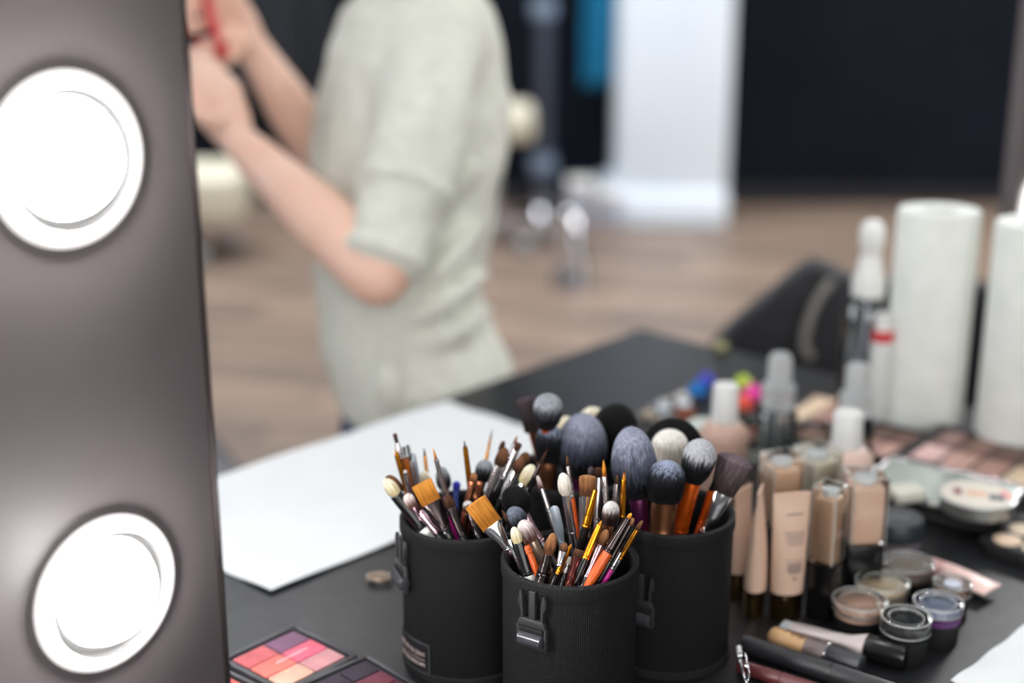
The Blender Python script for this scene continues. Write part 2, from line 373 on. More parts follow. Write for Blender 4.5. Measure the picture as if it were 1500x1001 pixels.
def post(s0, s1, z0, z1, sc_, zs, label, est):
    org = Q0 + dP*sc_
    M = Matrix(((dP.x, nP.x*-1, 0, org.x), (dP.y, -nP.y, 0, org.y), (0, 0, 1, z0), (0, 0, 0, 1)))   # x along frame, -y out of the frame
    t = thing('light_panel', label, 'light panel', M)
    bm = NB(); bxf(bm, s1-s0, .024, z1-z0, TR((s0+s1)/2-sc_, .012, (z1-z0)/2), .003, 3); obj('panel', bm, pan, t)
    bm = NB(); bxf(bm, .0025, .028, z1-z0-.004, TR(((s1 if s1-sc_ < .2 else s0))-sc_, .012, (z1-z0)/2), .0008); obj('edge_strip', bm, mat('dull_steel_edge', (92, 84, 84), .3, .9), t)
    for z in zs:
        B = TR(0, 0, z-z0) @ RX(PI/2)
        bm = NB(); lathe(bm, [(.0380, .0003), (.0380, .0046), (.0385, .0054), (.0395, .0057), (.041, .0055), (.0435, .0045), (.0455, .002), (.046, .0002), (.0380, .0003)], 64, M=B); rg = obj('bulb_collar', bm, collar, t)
        bm = NB(); lathe(bm, [(0, .0001), (.0379, .0001), (.0379, .0050), (.0371, .0050), (.0369, .0008), (0, .0006)], 64, M=B); sp_ = obj('bulb_socket', bm, mat('socket_grey', (34, 34, 34), .6, 0, Specular_IOR_Level=.05), t)
        bm = NB(); ball(bm, (0, .0075, z-z0+.001), .0322, u=48, v=32); obj('light_bulb', bm, bulbm(est), t)
    return t
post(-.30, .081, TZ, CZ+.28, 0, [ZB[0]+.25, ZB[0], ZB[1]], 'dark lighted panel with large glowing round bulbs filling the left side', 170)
# far frame post: inner edge seen at px ~1484
def s_at(px, t0=1.9):
    k = (px-750)/FPX; lo = .5; hi = 3
    for _ in range(50):
        m_ = (lo+hi)/2; q = Q0+dP*m_; tt = (q.y-(-.372)*0)*CT+.372*ST
        if q.x/tt < k: lo = m_
        else: hi = m_
    return lo
sI = s_at(1490)
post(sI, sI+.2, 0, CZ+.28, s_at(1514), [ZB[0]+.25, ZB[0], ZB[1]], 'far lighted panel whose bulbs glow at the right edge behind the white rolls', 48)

# ------------------------------------------------------------------ white sheets
pap = mat('white_paper_sheet', (238, 240, 241), .7); nn = noisecol(pap, (218, 222, 225), (228, 230, 231), (9, 9, 9)); bump(pap, nn.outputs[0], .25, .004)
def sheet(pts, label, tint=None):
    o_ = pts[0]; e1 = pts[1]-pts[0]; e2 = pts[3]-pts[0]; c_ = pts[2]-pts[1]-e2
    bm = NB(); n = 24
    g = [[bm.verts.new(o_+e1*(i/n)+e2*(j/n)+c_*(i/n*j/n)+Vector((0, 0, .0026+.0009*math.sin(i*.7+j*.3)+.0007*math.sin(j*.9-i*.2)))) for i in range(n+1)] for j in range(n+1)]
    for j in range(n):
        for i in range(n): bm.faces.new([g[j][i], g[j][i+1], g[j+1][i+1], g[j+1][i]])
    r = bmesh.ops.extrude_face_region(bm, geom=list(bm.faces)); bmesh.ops.translate(bm, vec=(0, 0, -.0005), verts=[v for v in r['geom'] if isinstance(v, bmesh.types.BMVert)])
    return tag(obj('paper_sheet', bm, pap), label, 'paper')
A = T(397, 870); Bq = T(655, 590); Dq = T(792, 634)
e = (Bq-T(318, 700)).normalized()
L_ = (Bq-A).dot(e)
w_ = (Bq-A)-e*L_
sheet([A+w_-e*.02, Bq, Bq-w_, A-e*.0], 'large white paper sheet lying left of the brush holders')
sheet([T(1392, 1001), T(1512, 912), T(1700, 1010), T(1540, 1120)], 'white paper sheet corner at the lower right edge of the table')

# ------------------------------------------------------------------ holders
HR, HH = .0485, .122
HOL = {'L': (680, 753), 'F': (835, 815), 'R': (983, 746), 'B': (837, 688)}
HLAB = {'L': 'black woven brush holder at left with a sewn label near its base',
        'F': 'front black woven brush holder with a plastic buckle on its face',
        'R': 'right black woven brush holder filled with big fluffy powder brushes',
        'B': 'black woven brush holder at the back, mostly hidden behind the other three'}
HC0 = {}
def buckle(t, az, z, sc_=1.0):
    # az: angle around holder; local frame x tangent, y outward
    ca, sa = math.cos(az), math.sin(az)
    Mo = Matrix(((-sa, 0, ca, ca*(HR+.0012)), (ca, 0, sa, sa*(HR+.0012)), (0, 1, 0, z), (0, 0, 0, 1)))   # local x=tangent, y=up, z=outward
    bp = mat('buckle_plastic', (50, 50, 52), .42)
    bm = NB()
    prism(bm, [(-.0026, .004), (.0026, .004), (.0026, .0265), (-.0026, .0265)], 0, .003, Mo, .0006)
    for s in (-1, 1):
        prism(bm, [(s*x, y) for x, y in ((.0068, .003), (.0088, .003), (.0092, .012), (.0112, .016), (.0112, .021), (.0092, .0262), (.0076, .021), (.0072, .014))], 0, .003, Mo, .0005)
    prism(bm, [(-.0118, -.0005), (.0118, -.0005), (.0105, .0035), (.0085, .0055), (-.0085, .0055), (-.0105, .0035)], 0, .0036, Mo, .0007)
    for s in (-1, 1): prism(bm, [(s*.0100, -.0145), (s*.0122, -.0145), (s*.0122, 0), (s*.0100, 0)], 0, .0038, Mo, .0006)
    prism(bm, [(-.0118, -.016), (.0118, -.016), (.0118, -.0138), (-.0118, -.0138)], 0, .0036, Mo, .0006)
    bk = obj('buckle', bm, bp, t)
    bm = NB(); prism(bm, [(-.0095, -.005), (.0095, -.005), (.0095, -.0005), (-.0095, -.0005)], .001, .0045, Mo, .0008); obj('webbing', bm, binding, bk)
    bm = NB(); lathe(bm, [(0, -.0098), (.0042, -.0098), (.0052, -.009), (.0052, .009), (.0042, .0098), (0, .0098)], 20, M=Mo @ TR(0, -.0095, .003) @ RY(PI/2)); obj('strap_roll', bm, mat('shiny_webbing', (62, 62, 68), .25), bk)
    bm = NB(); prism(bm, [(-.0085, -.0185), (.0085, -.0185), (.0085, -.0135), (-.0085, -.0135)], 0, .0012, Mo, .0004); obj('webbing', bm, binding, bk)
for k, (px, py) in HOL.items():
    c = T(px, py, TZ+HH); HC0[k] = c
    t = thing('brush_holder', HLAB[k], 'brush holder', Vector((c.x, c.y, TZ)), 'woven brush holders in the cluster')
    bm = NB(); lathe(bm, [(0, .0005), (HR-.002, .0005), (HR, .003), (HR, .114), (HR-.0025, .116), (HR-.0025, .006), (0, .006)], 96, R0=HR); obj('holder_body', bm, nylon, t)
    bm = NB(); lathe(bm, [(HR-.0032, .110), (HR-.0036, .1195), (HR-.001, .122), (HR+.0012, .1205), (HR+.0014, .112), (HR+.0002, .1105), (HR-.0032, .110)], 96, R0=HR); obj('rim_binding', bm, binding, t)
    bm = NB(); lathe(bm, [(HR-.001, 0), (HR+.0012, .001), (HR+.0012, .006), (HR, .007)], 96, R0=HR); obj('base_binding', bm, binding, t)
    cdir = math.atan2(-c.y, -c.x)
    if k == 'F': buckle(t, cdir-.52, .0895)
    if k == 'L': buckle(t, cdir-1.22, .086)
    if k == 'R': buckle(t, cdir-.42, .062)
    if k == 'L':
        a0, a1 = cdir-1.50, cdir-.585; n = 24
        bm = NB(); Rr = HR+.0009
        for (z0, z1, rr_, mi) in ((.0065, .0325, Rr, 0), (.0085, .0305, Rr+.0005, 1)):
            gap = .03 if mi else 0
            for q in range(n):
                x0 = a0+gap+(a1-a0-2*gap)*q/n; x1 = a0+gap+(a1-a0-2*gap)*(q+1)/n
                bm.faces.new([bm.verts.new((rr_*math.cos(x), rr_*math.sin(x), z)) for x, z in ((x0, z0), (x1, z0), (x1, z1), (x0, z1))]).material_index = mi
        lb = obj('sewn_label', bm, None, t, mats=[mat('label_grey', (58, 62, 64), .6), mat('label_black', (20, 20, 23), .5)])
        lb['label'] = 'black sewn label with pale mirrored lettering'
        lt = mat('label_print', (176, 160, 156), .5)
        am = (a0+a1)/2+.02
        for body, size, zc in (('MAKE UP FOR EVER', .0052, .0225), ('PROFESSIONAL', .0046, .0135)):
            bm = textbm(body, size); f = .034/max(1e-6, max(v.co.x for v in bm.verts)-min(v.co.x for v in bm.verts))
            bwarp(bm, lambda p: Vector(((Rr+.0008+p.z)*math.cos(am+p.x*f/HR), (Rr+.0008+p.z)*math.sin(am+p.x*f/HR), zc+p.y)))
            obj('lettering', bm, lt, lb)
        bm = NB()
        for q in range(n):
            x0 = am-.36+.72*q/n; x1 = am-.36+.72*(q+1)/n
            bm.faces.new([bm.verts.new(((Rr+.001)*math.cos(x), (Rr+.001)*math.sin(x), z)) for x, z in ((x0, .0178), (x1, .0178), (x1, .0184), (x0, .0184))])
        obj('printed_line', bm, lt, lb)
# silver ring pull peeking out left of the holder
c = T(556, 852)
bm = NB()
pts = [(math.cos(a)*.010, math.sin(a)*.006, .004) for a in [i*2*PI/24 for i in range(25)]]
tube(bm, pts, .0018, 10); o = obj('metal_ring', bm, beigeh); o.location = c; tag(o, 'small shiny metal ring lying behind the left holder buckle', 'ring')

# ------------------------------------------------------------------ brushes
KIND = {
 'fluffy': ([(0, .5), (.3, .78), (.65, .96), (1, 1)], .56, .85),
 'dome': ([(0, .84), (.4, .95), (1, 1)], .42, .85),
 'duo': ([(0, .55), (.4, .86), (1, 1)], .40, .85),
 'oval': ([(0, .62), (.4, .9), (1, 1)], .62, .5),
 'flat': ([(0, .97), (1, 1.0)], .03, .22),
 'chip': ([(0, .86), (1, 1.0)], .14, .3),
 'fan': ([(0, .66), (1, 1)], .16, .42),
 'point': ([(0, .8), (.25, 1), (.6, .75), (1, .06)], 0, 1),
 'pencil': ([(0, .8), (.4, 1), (1, .75)], .35, .8),
}
def wfun(keys, u):
    u = max(0, min(1, u))
    for (a, x), (b, y) in zip(keys, keys[1:]):
        if u <= b:
            s = (u-a)/(b-a)
            if len(keys) < 3: return x+(y-x)*s
            i = keys.index((a, x)); ks = [keys[max(i-1, 0)], keys[i], keys[i+1], keys[min(i+2, len(keys)-1)]]
            m0 = (ks[2][1]-ks[0][1])/(ks[2][0]-ks[0][0])*(b-a); m1 = (ks[3][1]-ks[1][1])/(ks[3][0]-ks[1][0])*(b-a)
            return (2*s**3-3*s*s+1)*x+(s**3-2*s*s+s)*m0+(-2*s**3+3*s*s)*y+(s**3-s*s)*m1
    return keys[-1][1]
def head_bm(kind, R, H, z0, ns, flat=None):
    keys, a, fl = KIND[kind]; fl = flat or fl
    bm = NB(); seg = 28; rows = 10
    def pos(rf, u, an):
        r = rf*R*wfun(keys, u); return Vector((r*math.cos(an), r*fl*math.sin(an), z0+u*H*(1-a*(1-math.sqrt(max(0, 1-rf*rf))))))
    rings = []
    for k in range(rows+1): rings.append([bm.verts.new(pos(1, k/rows, 2*PI*i/seg)) for i in range(seg)])
    for k in range(1, 8): rings.append([bm.verts.new(pos(math.cos(k/8*PI/2), 1, 2*PI*i/seg)) for i in range(seg)])
    for p, q in zip(rings, rings[1:]):
        for i in range(seg): bm.faces.new([p[i], p[(i+1) % seg], q[(i+1) % seg], q[i]])
    top = bm.verts.new(pos(0, 1, 0))
    for i in range(seg): bm.faces.new([rings[-1][i], rings[-1][(i+1) % seg], top])
    hw = max(.00011, min(.00022, R*.02))
    for _ in range(ns):
        an = random.random()*2*PI; rf = 1.0 if random.random() < .6 else math.sqrt(random.random())
        u0 = random.uniform(.02, .75) if rf == 1 else .85
        u1 = min(1.0, u0+random.uniform(.25, .5)) if random.random() < .4 else 1.0
        out = 1+random.uniform(.004, .03); prev = None; da = random.uniform(-.05, .05)
        for k in range(4):
            s = k/3; u = u0+(u1-u0)*s
            p = pos(min(1, rf)*(1+(out-1)*s*1.6)+.002, u, an+da*s)
            if k == 3 and u1 == 1.0: p.z += H*random.uniform(-.01, .035)
            tg = Vector((-math.sin(an), math.cos(an)*fl, 0)).normalized()*hw*(1-.8*s)
            cur = (bm.verts.new(p-tg), bm.verts.new(p+tg))
            if prev: bm.faces.new([prev[0], prev[1], cur[1], cur[0]])
            prev = cur
    return bm
def loft_ell(bm, secs, seg=24):
    rings = [[bm.verts.new((rx*math.cos(2*PI*i/seg), ry*math.sin(2*PI*i/seg), z)) for i in range(seg)] for rx, ry, z in secs]
    for a, b in zip(rings, rings[1:]):
        for i in range(seg): bm.faces.new([a[i], a[(i+1) % seg], b[(i+1) % seg], b[i]])
    bm.faces.new(rings[0][::-1]); bm.faces.new(rings[-1])
def brush(h, kind, tip, rim, HL, HW, FL, FW, GW, hair, fer, hand, label, roll=0, k=.35, flat=None, dy=0, maxin=.1):
    c = HC0[h]; R = T(rim[0], rim[1], TZ+HH)
    # keep the crossing inside the rim
    off = Vector((R.x-c.x, R.y-c.y, 0))
    if off.length > HR-.008: off = off.normalized()*(HR-.008); R = Vector((c.x+off.x, c.y+off.y, R.z))
    Y = R.y+k*(R.y-c.y)+dy; r = ray(*tip); tt = Y/r.y; tipw = P(tip[0], tip[1], tt)
    d = (tipw-R); Lv = d.length; d.normalize()
    pr = Vector(((R.x)/depth(R)*FPX+750, 0, 0))
    v = ((CZ-R.z)*CT-R.y*ST)/depth(R); prp = (pr.x, 500.5+FPX*v)
    pxl = math.hypot(tip[0]-prp[0], tip[1]-prp[1]); sA = Lv/pxl; sW = tt/FPX
    s = 0
    while s < maxin:
        q = R-d*(s+.002)
        if math.hypot(q.x-c.x, q.y-c.y) > HR-.006-GW*sW/2 or q.z < TZ+.008: break
        s += .002
    s = max(s, .012)
    Bp = R-d*s; L = Lv+s
    vd = (tipw-Vector((0, 0, CZ))).normalized(); ya = (vd-d*vd.dot(d)).normalized(); xa = ya.cross(d)
    M = Matrix(((xa.x, ya.x, d.x, Bp.x), (xa.y, ya.y, d.y, Bp.y), (xa.z, ya.z, d.z, Bp.z), (0, 0, 0, 1))) @ RZ(roll)
    hl, fl_ = HL*sA, FL*sA; hr, fr, gr = HW*sW/2, FW*sW/2, GW*sW/2
    fl_ = min(fl_, L-hl-.006)
    t = thing('spoolie_brush' if kind == 'spoolie' else 'spatula' if kind == 'spatula' else 'makeup_brush', label, 'spatula' if kind == 'spatula' else 'brush', M, 'brushes standing in the woven holders')
    zf = L-hl-fl_
    kf = 1.0 if kind in ('point', 'pencil', 'spoolie') else min(1, max(.42, (KIND[kind][2] if kind in KIND else .3)*1.3))
    bm = NB(); gb = gr*.8
    loft_ell(bm, [(gb*.55, gb*.55, 0), (gb*.9, gb*.9, .0015), (gb, gb, .006), (gr*1.05, gr*1.05, zf*.6), (gr, gr, zf*.96), (gr*.86, gr*.86, zf+.0008)]); obj('handle', bm, hand, t)
    if kind == 'spatula':
        bm = NB(); prism(bm, [(x, y+L-hl-fl_/1) for x, y in [(-gr*.8, 0), (gr*.8, 0), (hr, hl*.4+fl_), (hr, hl+fl_-hr), (hr*.7, hl+fl_-hr*.25), (0, hl+fl_), (-hr*.7, hl+fl_-hr*.25), (-hr, hl+fl_-hr), (-hr, hl*.4+fl_)]], -.0008, .0008, RX(PI/2), .0004); obj('blade', bm, fer, t)
        return t
    bm = NB(); e = .00035
    f2 = fr*(KIND[kind][2] if kind in KIND and kind not in ('point', 'pencil') else 1)
    f2 = max(f2, fr*.3) if kind in ('flat', 'chip', 'fan', 'oval') else fr*.95
    zl = L-hl
    loft_ell(bm, [(gr*.98, gr*.98, zf), (gr*1.06, gr*1.06, zf+.0006), (gr*1.06, gr*1.06, zf+.0016), (gr*.96, gr*.96, zf+.0021), (gr*1.05, gr*1.05, zf+.0027), (gr*1.0, gr*1.0, zf+.0036), (gr*.98+(fr-gr)*.12, gr*.97, zf+fl_*.22+.003), ((fr+gr)/2, (f2+gr)/2, zf+(fl_)*.6+.001), (fr, f2, zl-.0006), (fr*.96, f2*.94, zl)]); obj('ferrule', bm, fer, t)
    if kind == 'spoolie':
        bm = NB(); tube(bm, [(0, 0, zl-.001), (0, 0, L)], .0005, 6)
        nt_ = int(hl/.00085)
        for q in range(nt_):
            z = zl+.0015+(hl-.0015)*q/nt_; rr_ = hr*(.75+.25*math.sin(PI*q/nt_))
            for w in range(15):
                a = q*.55+w*2*PI/15+random.uniform(-.1, .1); tg = Vector((-math.sin(a), math.cos(a), 0))*.00016
                p0 = Vector((0, 0, z)); p1 = Vector((math.cos(a)*rr_, math.sin(a)*rr_, z+random.uniform(-.0002, .0007)))
                bm.faces.new([bm.verts.new(p0-tg), bm.verts.new(p0+tg), bm.verts.new(p1+tg*.6), bm.verts.new(p1-tg*.6)])
        obj('bristles', bm, blackm, t, smooth=False); return t
    ns = int(max(50, min(1500, HW*HL*.42)))
    bm = head_bm(kind, hr, hl+.0012, zl-.0012, ns, flat); obj('bristles', bm, hair, t)
    return t
H_cream = hairm((206, 190, 150), (226, 214, 182), (238, 230, 206))
H_brown = hairm((56, 36, 25), (94, 62, 42), (112, 76, 52))
H_dbrown = hairm((48, 30, 22), (70, 44, 32), (86, 56, 40))
H_mbrown = hairm((84, 52, 32), (138, 92, 58), (154, 108, 72))
H_gold = hairm((166, 104, 34), (194, 126, 46), (208, 140, 60))
H_lgold = hairm((150, 84, 24), (214, 140, 44), (240, 170, 60))
H_goldt = hairm((214, 140, 44), (190, 110, 40), (80, 50, 30), .3, .7)
H_bgrey = hairm((14, 14, 17), (52, 56, 66), (106, 112, 126), .1, .85)
H_bluegrey = hairm((16, 17, 22), (84, 88, 104), (146, 150, 168), .2, .85)
H_dk = hairm((5, 5, 6), (9, 9, 10), (17, 16, 17))
H_duo = hairm((16, 16, 18), (60, 60, 64), (178, 180, 186), .38, .66)
H_duo2 = hairm((16, 16, 18), (70, 72, 78), (150, 156, 162), .3, .75)
H_dome = hairm((14, 14, 17), (40, 42, 50), (150, 160, 182), .38, .95)
H_wb = hairm((50, 34, 30), (110, 92, 88), (222, 216, 214), .3, .7)
H_pinkw = hairm((96, 66, 60), (176, 150, 146), (222, 208, 206), .2, .7)
H_gbr = hairm((48, 38, 38), (82, 70, 70), (104, 92, 98), .1, .9)
H_dbg = hairm((40, 32, 34), (62, 52, 54), (76, 66, 70))
H_white = hairm((205, 198, 184), (228, 222, 210), (240, 236, 228))
HG = blackg
# --- back holder
brush('B', 'chip', (770, 581), (794, 690), 50, 30, 60, 16, 12, H_dbg, copper, orangep, 'tall brush with dull brown flat-topped head, leftmost of the big brushes', k=.2)
brush('B', 'duo', (804, 578), (795, 706), 46, 44, 62, 15, 14, H_duo2, orangem, orangep, 'grey tipped fluffy brush with orange handle standing highest at the back left', k=.5)
brush('B', 'dome', (807, 622), (797, 712), 52, 41, 52, 30, 26, H_dome, browncop, browncop, 'dark dome brush with bluish tip on a wide brown handle in the back holder', k=-.1)
brush('B', 'oval', (830, 610), (825, 668), 30, 26, 30, 14, 12, H_cream, silver, HG, 'small cream brush barely showing behind the largest grey powder brush', k=.7)
brush('B', 'fluffy', (856, 606), (848, 708), 90, 76, 26, 32, 28, H_bluegrey, purplem, purplem, 'large round blue grey powder brush in the middle of the back holder', k=-.15)
brush('B', 'fluffy', (870, 596), (862, 672), 46, 44, 30, 20, 16, H_cream, silver, HG, 'cream powder brush peeping out over the largest grey brush', k=.7)
brush('B', 'fluffy', (912, 593), (880, 690), 78, 72, 20, 26, 20, H_dk, blackg, HG, 'big black powder brush leaning right at the back', k=.35)
# --- right holder
brush('R', 'fluffy', (984, 612), (988, 716), 84, 92, 22, 30, 24, H_dk, blackg, HG, 'wide black powder brush arching behind the cream one', k=.4, flat=.4)
brush('R', 'dome', (981, 629), (982, 724), 54, 54, 30, 24, 20, H_white, copper, HG, 'cream white dome brush in front of the wide black one', k=.25)
brush('R', 'fluffy', (923, 626), (938, 762), 100, 68, 60, 28, 24, H_bluegrey, purplem, purplem, 'large blue grey powder brush with purple handle in the right holder', k=.0)
brush('R', 'duo', (1031, 645), (999, 764), 60, 50, 78, 25, 24, H_duo, orangem, orangem, 'salt and pepper tipped brush with shiny orange handle', k=.3)
brush('R', 'dome', (978, 675), (970, 775), 56, 56, 55, 40, 38, H_dome, browncop, orangem, 'broad flat-topped black brush with misty tip on a brown metal handle', k=-.1)
brush('R', 'pencil', (1046, 705), (1028, 762), 14, 8, 50, 9, 9, H_dk, orangem, orangep, 'slim orange handled brush squeezed beside the silver ferrule', k=.2)
brush('R', 'fan', (1081, 668), (1040, 764), 56, 54, 66, 34, 20, H_gbr, chrome, HG, 'spreading grey brown flat brush with wide silver ferrule leaning right', k=.1)
# --- left holder
brush('L', 'point', (721, 629), (702, 726), 34, 4, 14, 4.5, 5, H_goldt, gold, HG, 'thin tan pointed liner rising behind the grey fluffy brush', k=.5)
brush('L', 'point', (758, 638), (722, 735), 14, 5, 50, 6, 7, H_mbrown, silver, HG, 'fine tan tipped liner behind the slanting silver brushes', k=.5)
brush('L', 'oval', (738, 646), (712, 735), 16, 9, 50, 9, 8, H_dbrown, silver, HG, 'narrow dark tipped brush just left of the slanting brown heads', k=.5)
brush('L', 'oval', (773, 663), (730, 738), 20, 17, 36, 12, 10, H_brown, gunmetal, HG, 'round brown brush behind the slanting oval brown ones', k=.5)
brush('L', 'chip', (761, 649), (716, 748), 12, 10, 46, 10, 10, H_dbrown, silver, HG, 'small dark square tipped brush leaning right with black handle', k=.3)
brush('L', 'dome', (713, 674), (694, 742), 29, 25, 34, 17, 16, H_duo2, copper, browncop, 'grey fluffy blender with copper ferrule in the left holder', k=.3)
brush('L', 'oval', (741, 656), (706, 748), 28, 19, 60, 14, 12, H_brown, silver, HG, 'oval brown brush on a long silver ferrule leaning right', k=.1)
brush('L', 'oval', (766, 669), (726, 754), 24, 16, 46, 11, 10, H_brown, chrome, HG, 'brown oval brush just left of the cream oval head', k=.1)
brush('L', 'oval', (781, 681), (741, 760), 30, 21, 36, 13, 11, H_cream, chrome, HG, 'cream oval brush leaning right out of the left holder', k=.0)
brush('L', 'point', (802, 658), (752, 765), 24, 5, 26, 5, 7, H_dbrown, gunmetal, HG, 'thin dark tipped liner leaning furthest right in the left holder', k=-.1)
brush('L', 'pencil', (784, 698), (748, 770), 18, 10, 26, 9, 9, H_dk, gunmetal, HG, 'small black smudge brush beneath the cream oval head', k=-.1)
brush('L', 'point', (680, 645), (694, 756), 10, 3, 62, 7.5, 9, H_dbrown, gold, HG, 'upright gold ferrule liner with black handle in the left holder middle', k=.1)
brush('L', 'dome', (669, 705), (668, 735), 12, 12, 12, 8, 8, hairm((40, 46, 140), (46, 60, 170), (56, 66, 180)), bluep, bluep, 'small blue tipped applicator at the back rim of the left holder', k=.3)
brush('L', 'oval', (646, 684), (655, 735), 32, 22, 18, 13, 11, H_duo2, silver, HG, 'soft dark grey oval brush behind the magenta handled liner', k=.4)
brush('L', 'point', (634, 656), (665, 770), 18, 4, 54, 7, 8, H_lgold, chrome, magenta, 'silver liner with fine tan tip and magenta handle', k=-.1)
brush('L', 'point', (621, 656), (630, 738), 12, 3.5, 24, 5, 5, H_dbrown, gold, HG, 'short gold liner behind the pale head left of the magenta liner', k=.5)
brush('L', 'dome', (620, 690), (632, 742), 20, 15, 16, 9, 8, H_cream, silver, HG, 'pale cream rounded brush behind the amber angled flat brush', k=.4)
brush('L', 'spatula', (604, 664), (620, 745), 30, 9, 12, 8, 8, None, greyblue, greyblue, 'grey blue narrow spatula among the left fine brushes', k=.3)
brush('L', 'spoolie', (597, 652), (617, 750), 24, 9, 34, 6, 8, None, silver, HG, 'silver twisted spoolie with fine tip beside the grey spatula', k=.3)
brush('L', 'spoolie', (591, 655), (609, 748), 16, 10, 42, 12, 10, None, amber, HG, 'black spoolie on an amber ferrule near the left rim', k=.35)
brush('L', 'chip', (578, 635), (603, 746), 14, 6, 24, 6.5, 8, H_dbrown, silver, HG, 'tallest slim silver brush with dark tip at the far left', k=.4)
brush('L', 'point', (579, 658), (604, 752), 8, 4, 60, 8, 8, H_lgold, gold, HG, 'gold ferrule liner just below the tallest far left brush', k=.2)
brush('L', 'pencil', (593, 689), (610, 758), 6, 8, 30, 8, 8, H_wb, chrome, silver, 'silver ball ended tool below the amber ferrule spoolie', k=.1)
brush('L', 'dome', (595, 724), (622, 775), 19, 17, 30, 12, 10, H_pinkw, pinksilver, HG, 'small mauve grey fluffy brush under the cream sponge tip', k=-.1)
brush('L', 'oval', (567, 697), (607, 768), 32, 24, 60, 14, 11, H_brown, pinksilver, blackg, 'rounded brown brush tucked behind the cream oval at far left', k=-.1)
brush('L', 'oval', (563, 702), (612, 777), 28, 20, 64, 20, 20, H_cream, blackg, whitep, 'cream oval headed brush with thick black barrel at far left', k=-.3, flat=.8)
brush('L', 'flat', (606, 741), (634, 786), 13, 13, 40, 13, 10, H_dbrown, pinksilver, HG, 'small flat brown brush with wrinkled pinkish ferrule', k=-.4)
brush('L', 'flat', (617, 707), (655, 786), 33, 31, 46, 30, 16, H_gold, gunmetal, HG, 'amber angled flat brush with dark ferrule in the left holder', k=-.3)
brush('L', 'dome', (683, 734), (699, 782), 16, 15, 24, 13, 12, H_wb, gunmetal, HG, 'small pale domed brush beside the copper handle', k=-.3)
brush('L', 'dome', (695, 693), (680, 765), 12, 11, 50, 12, 13, H_mbrown, copper, copper, 'rose copper handled brush right of the upright gold liner', k=.0)
brush('L', 'oval', (654, 726), (677, 786), 20, 17, 44, 16, 12, H_dbrown, gunmetal, HG, 'dark brown oval brush with reflective dark ferrule near the front rim', k=-.35)
# --- front holder
F = 'F'
brush(F, 'fluffy', (744, 714), (795, 798), 44, 44, 50, 14, 12, H_dk, pinksilver, silver, 'black fluffy brush leaning left out of the front holder', k=.3, flat=.7)
brush(F, 'point', (830, 667), (846, 790), 16, 5, 46, 6.5, 8, H_brown, silver, orangep, 'tall thin brown tipped liner with orange handle at the back', k=.3)
brush(F, 'chip', (877, 685), (873, 790), 15, 12, 66, 11, 10, H_dbrown, chrome, chrome, 'dark flat brush with clear silver ferrule behind the gold leaning liner', k=.4)
brush(F, 'dome', (866, 684), (864, 788), 14, 10, 40, 8, 8, H_dbg, gunmetal, HG, 'tiny dark domed brush peeping over the flat brown one', k=.5)
brush(F, 'point', (884, 674), (891, 795), 24, 6.5, 44, 9, 9, H_lgold, silver, HG, 'orange gold pointed brush with silver ferrule, upright at the back right', k=.4)
brush(F, 'pencil', (904, 696), (905, 792), 13, 6, 40, 8.5, 9, H_brown, silver, HG, 'short brown tipped liner between the gold pointed liners', k=.3)
brush(F, 'point', (915, 687), (914, 800), 15, 4.5, 56, 7.5, 9, H_goldt, gold, HG, 'upright gold ferrule liner at the right of the front holder', k=.2)
brush(F, 'pencil', (787, 697), (816, 786), 20, 8, 36, 8, 9, H_pinkw, chrome, silver, 'silver brush with tiny pinkish tip leaning left', k=.3)
brush(F, 'spatula', (811, 741), (826, 806), 50, 14, 6, 12, 9, None, greyblue, greyblue, 'pale grey flat spatula in the front holder', k=.1)
brush(F, 'oval', (824, 693), (841, 800), 30, 20, 60, 13, 13, H_white, chrome, chrome, 'plump cream oval brush on a bright silver ferrule', k=.1, flat=.7)
brush(F, 'chip', (852, 714), (852, 798), 14, 7, 60, 8, 8, H_dbg, chrome, chrome, 'narrow silver brush left of the square brown brush', k=.2)
brush(F, 'chip', (861, 696), (856, 806), 28, 25, 50, 16, 15, H_mbrown, chrome, chrome, 'square topped brown flat brush with silver ferrule', k=.0)
brush(F, 'dome', (897, 735), (886, 806), 31, 25, 30, 17, 16, H_wb, copper, copper, 'white tipped dark fluffy brush on a copper ferrule', k=.0)
brush(F, 'point', (735, 747), (768, 808), 17, 6, 34, 7, 8, H_brown, gunmetal, HG, 'thin brown liner behind the cream tipped brushes', k=-.1)
brush(F, 'fluffy', (748, 744), (784, 806), 30, 30, 20, 14, 12, H_bgrey, gunmetal, HG, 'dark grey fluffy brush beneath the black one', k=-.0)
brush(F, 'flat', (696, 735), (751, 814), 41, 34, 44, 32, 16, H_gold, chrome, pinksilver, 'large amber flat brush leaning far left from the front holder', k=-.1)
brush(F, 'dome', (764, 763), (796, 826), 30, 24, 56, 17, 17, H_pinkw, beigeh, beigeh, 'pinkish white fluffy blender with beige metal handle', k=-.1)
brush(F, 'dome', (766, 790), (785, 838), 10, 8, 12, 11, 13, H_dbrown, orangep, orangep, 'orange handled brush between the cream tip and the beige blender', k=-.2)
brush(F, 'oval', (752, 772), (770, 840), 24, 16, 50, 19, 18, H_cream, blackg, whitep, 'cream tipped brush with thick black barrel at the front left rim', k=-.3, flat=.8)
brush(F, 'spatula', (746, 790), (762, 830), 20, 9, 10, 8, 9, None, chrome, silver, 'shiny silver narrow spatula at the left inner rim', k=-.2)
brush(F, 'point', (875, 709), (845, 822), 9, 4, 56, 7.5, 13, H_brown, gold, HG, 'gold ferrule liner leaning right with thick black handle in the middle', k=-.1)
brush(F, 'oval', (828, 795), (815, 846), 14, 13, 22, 13, 11, H_brown, silver, HG, 'small brown brush just behind the lowest gold liner', k=-.3)
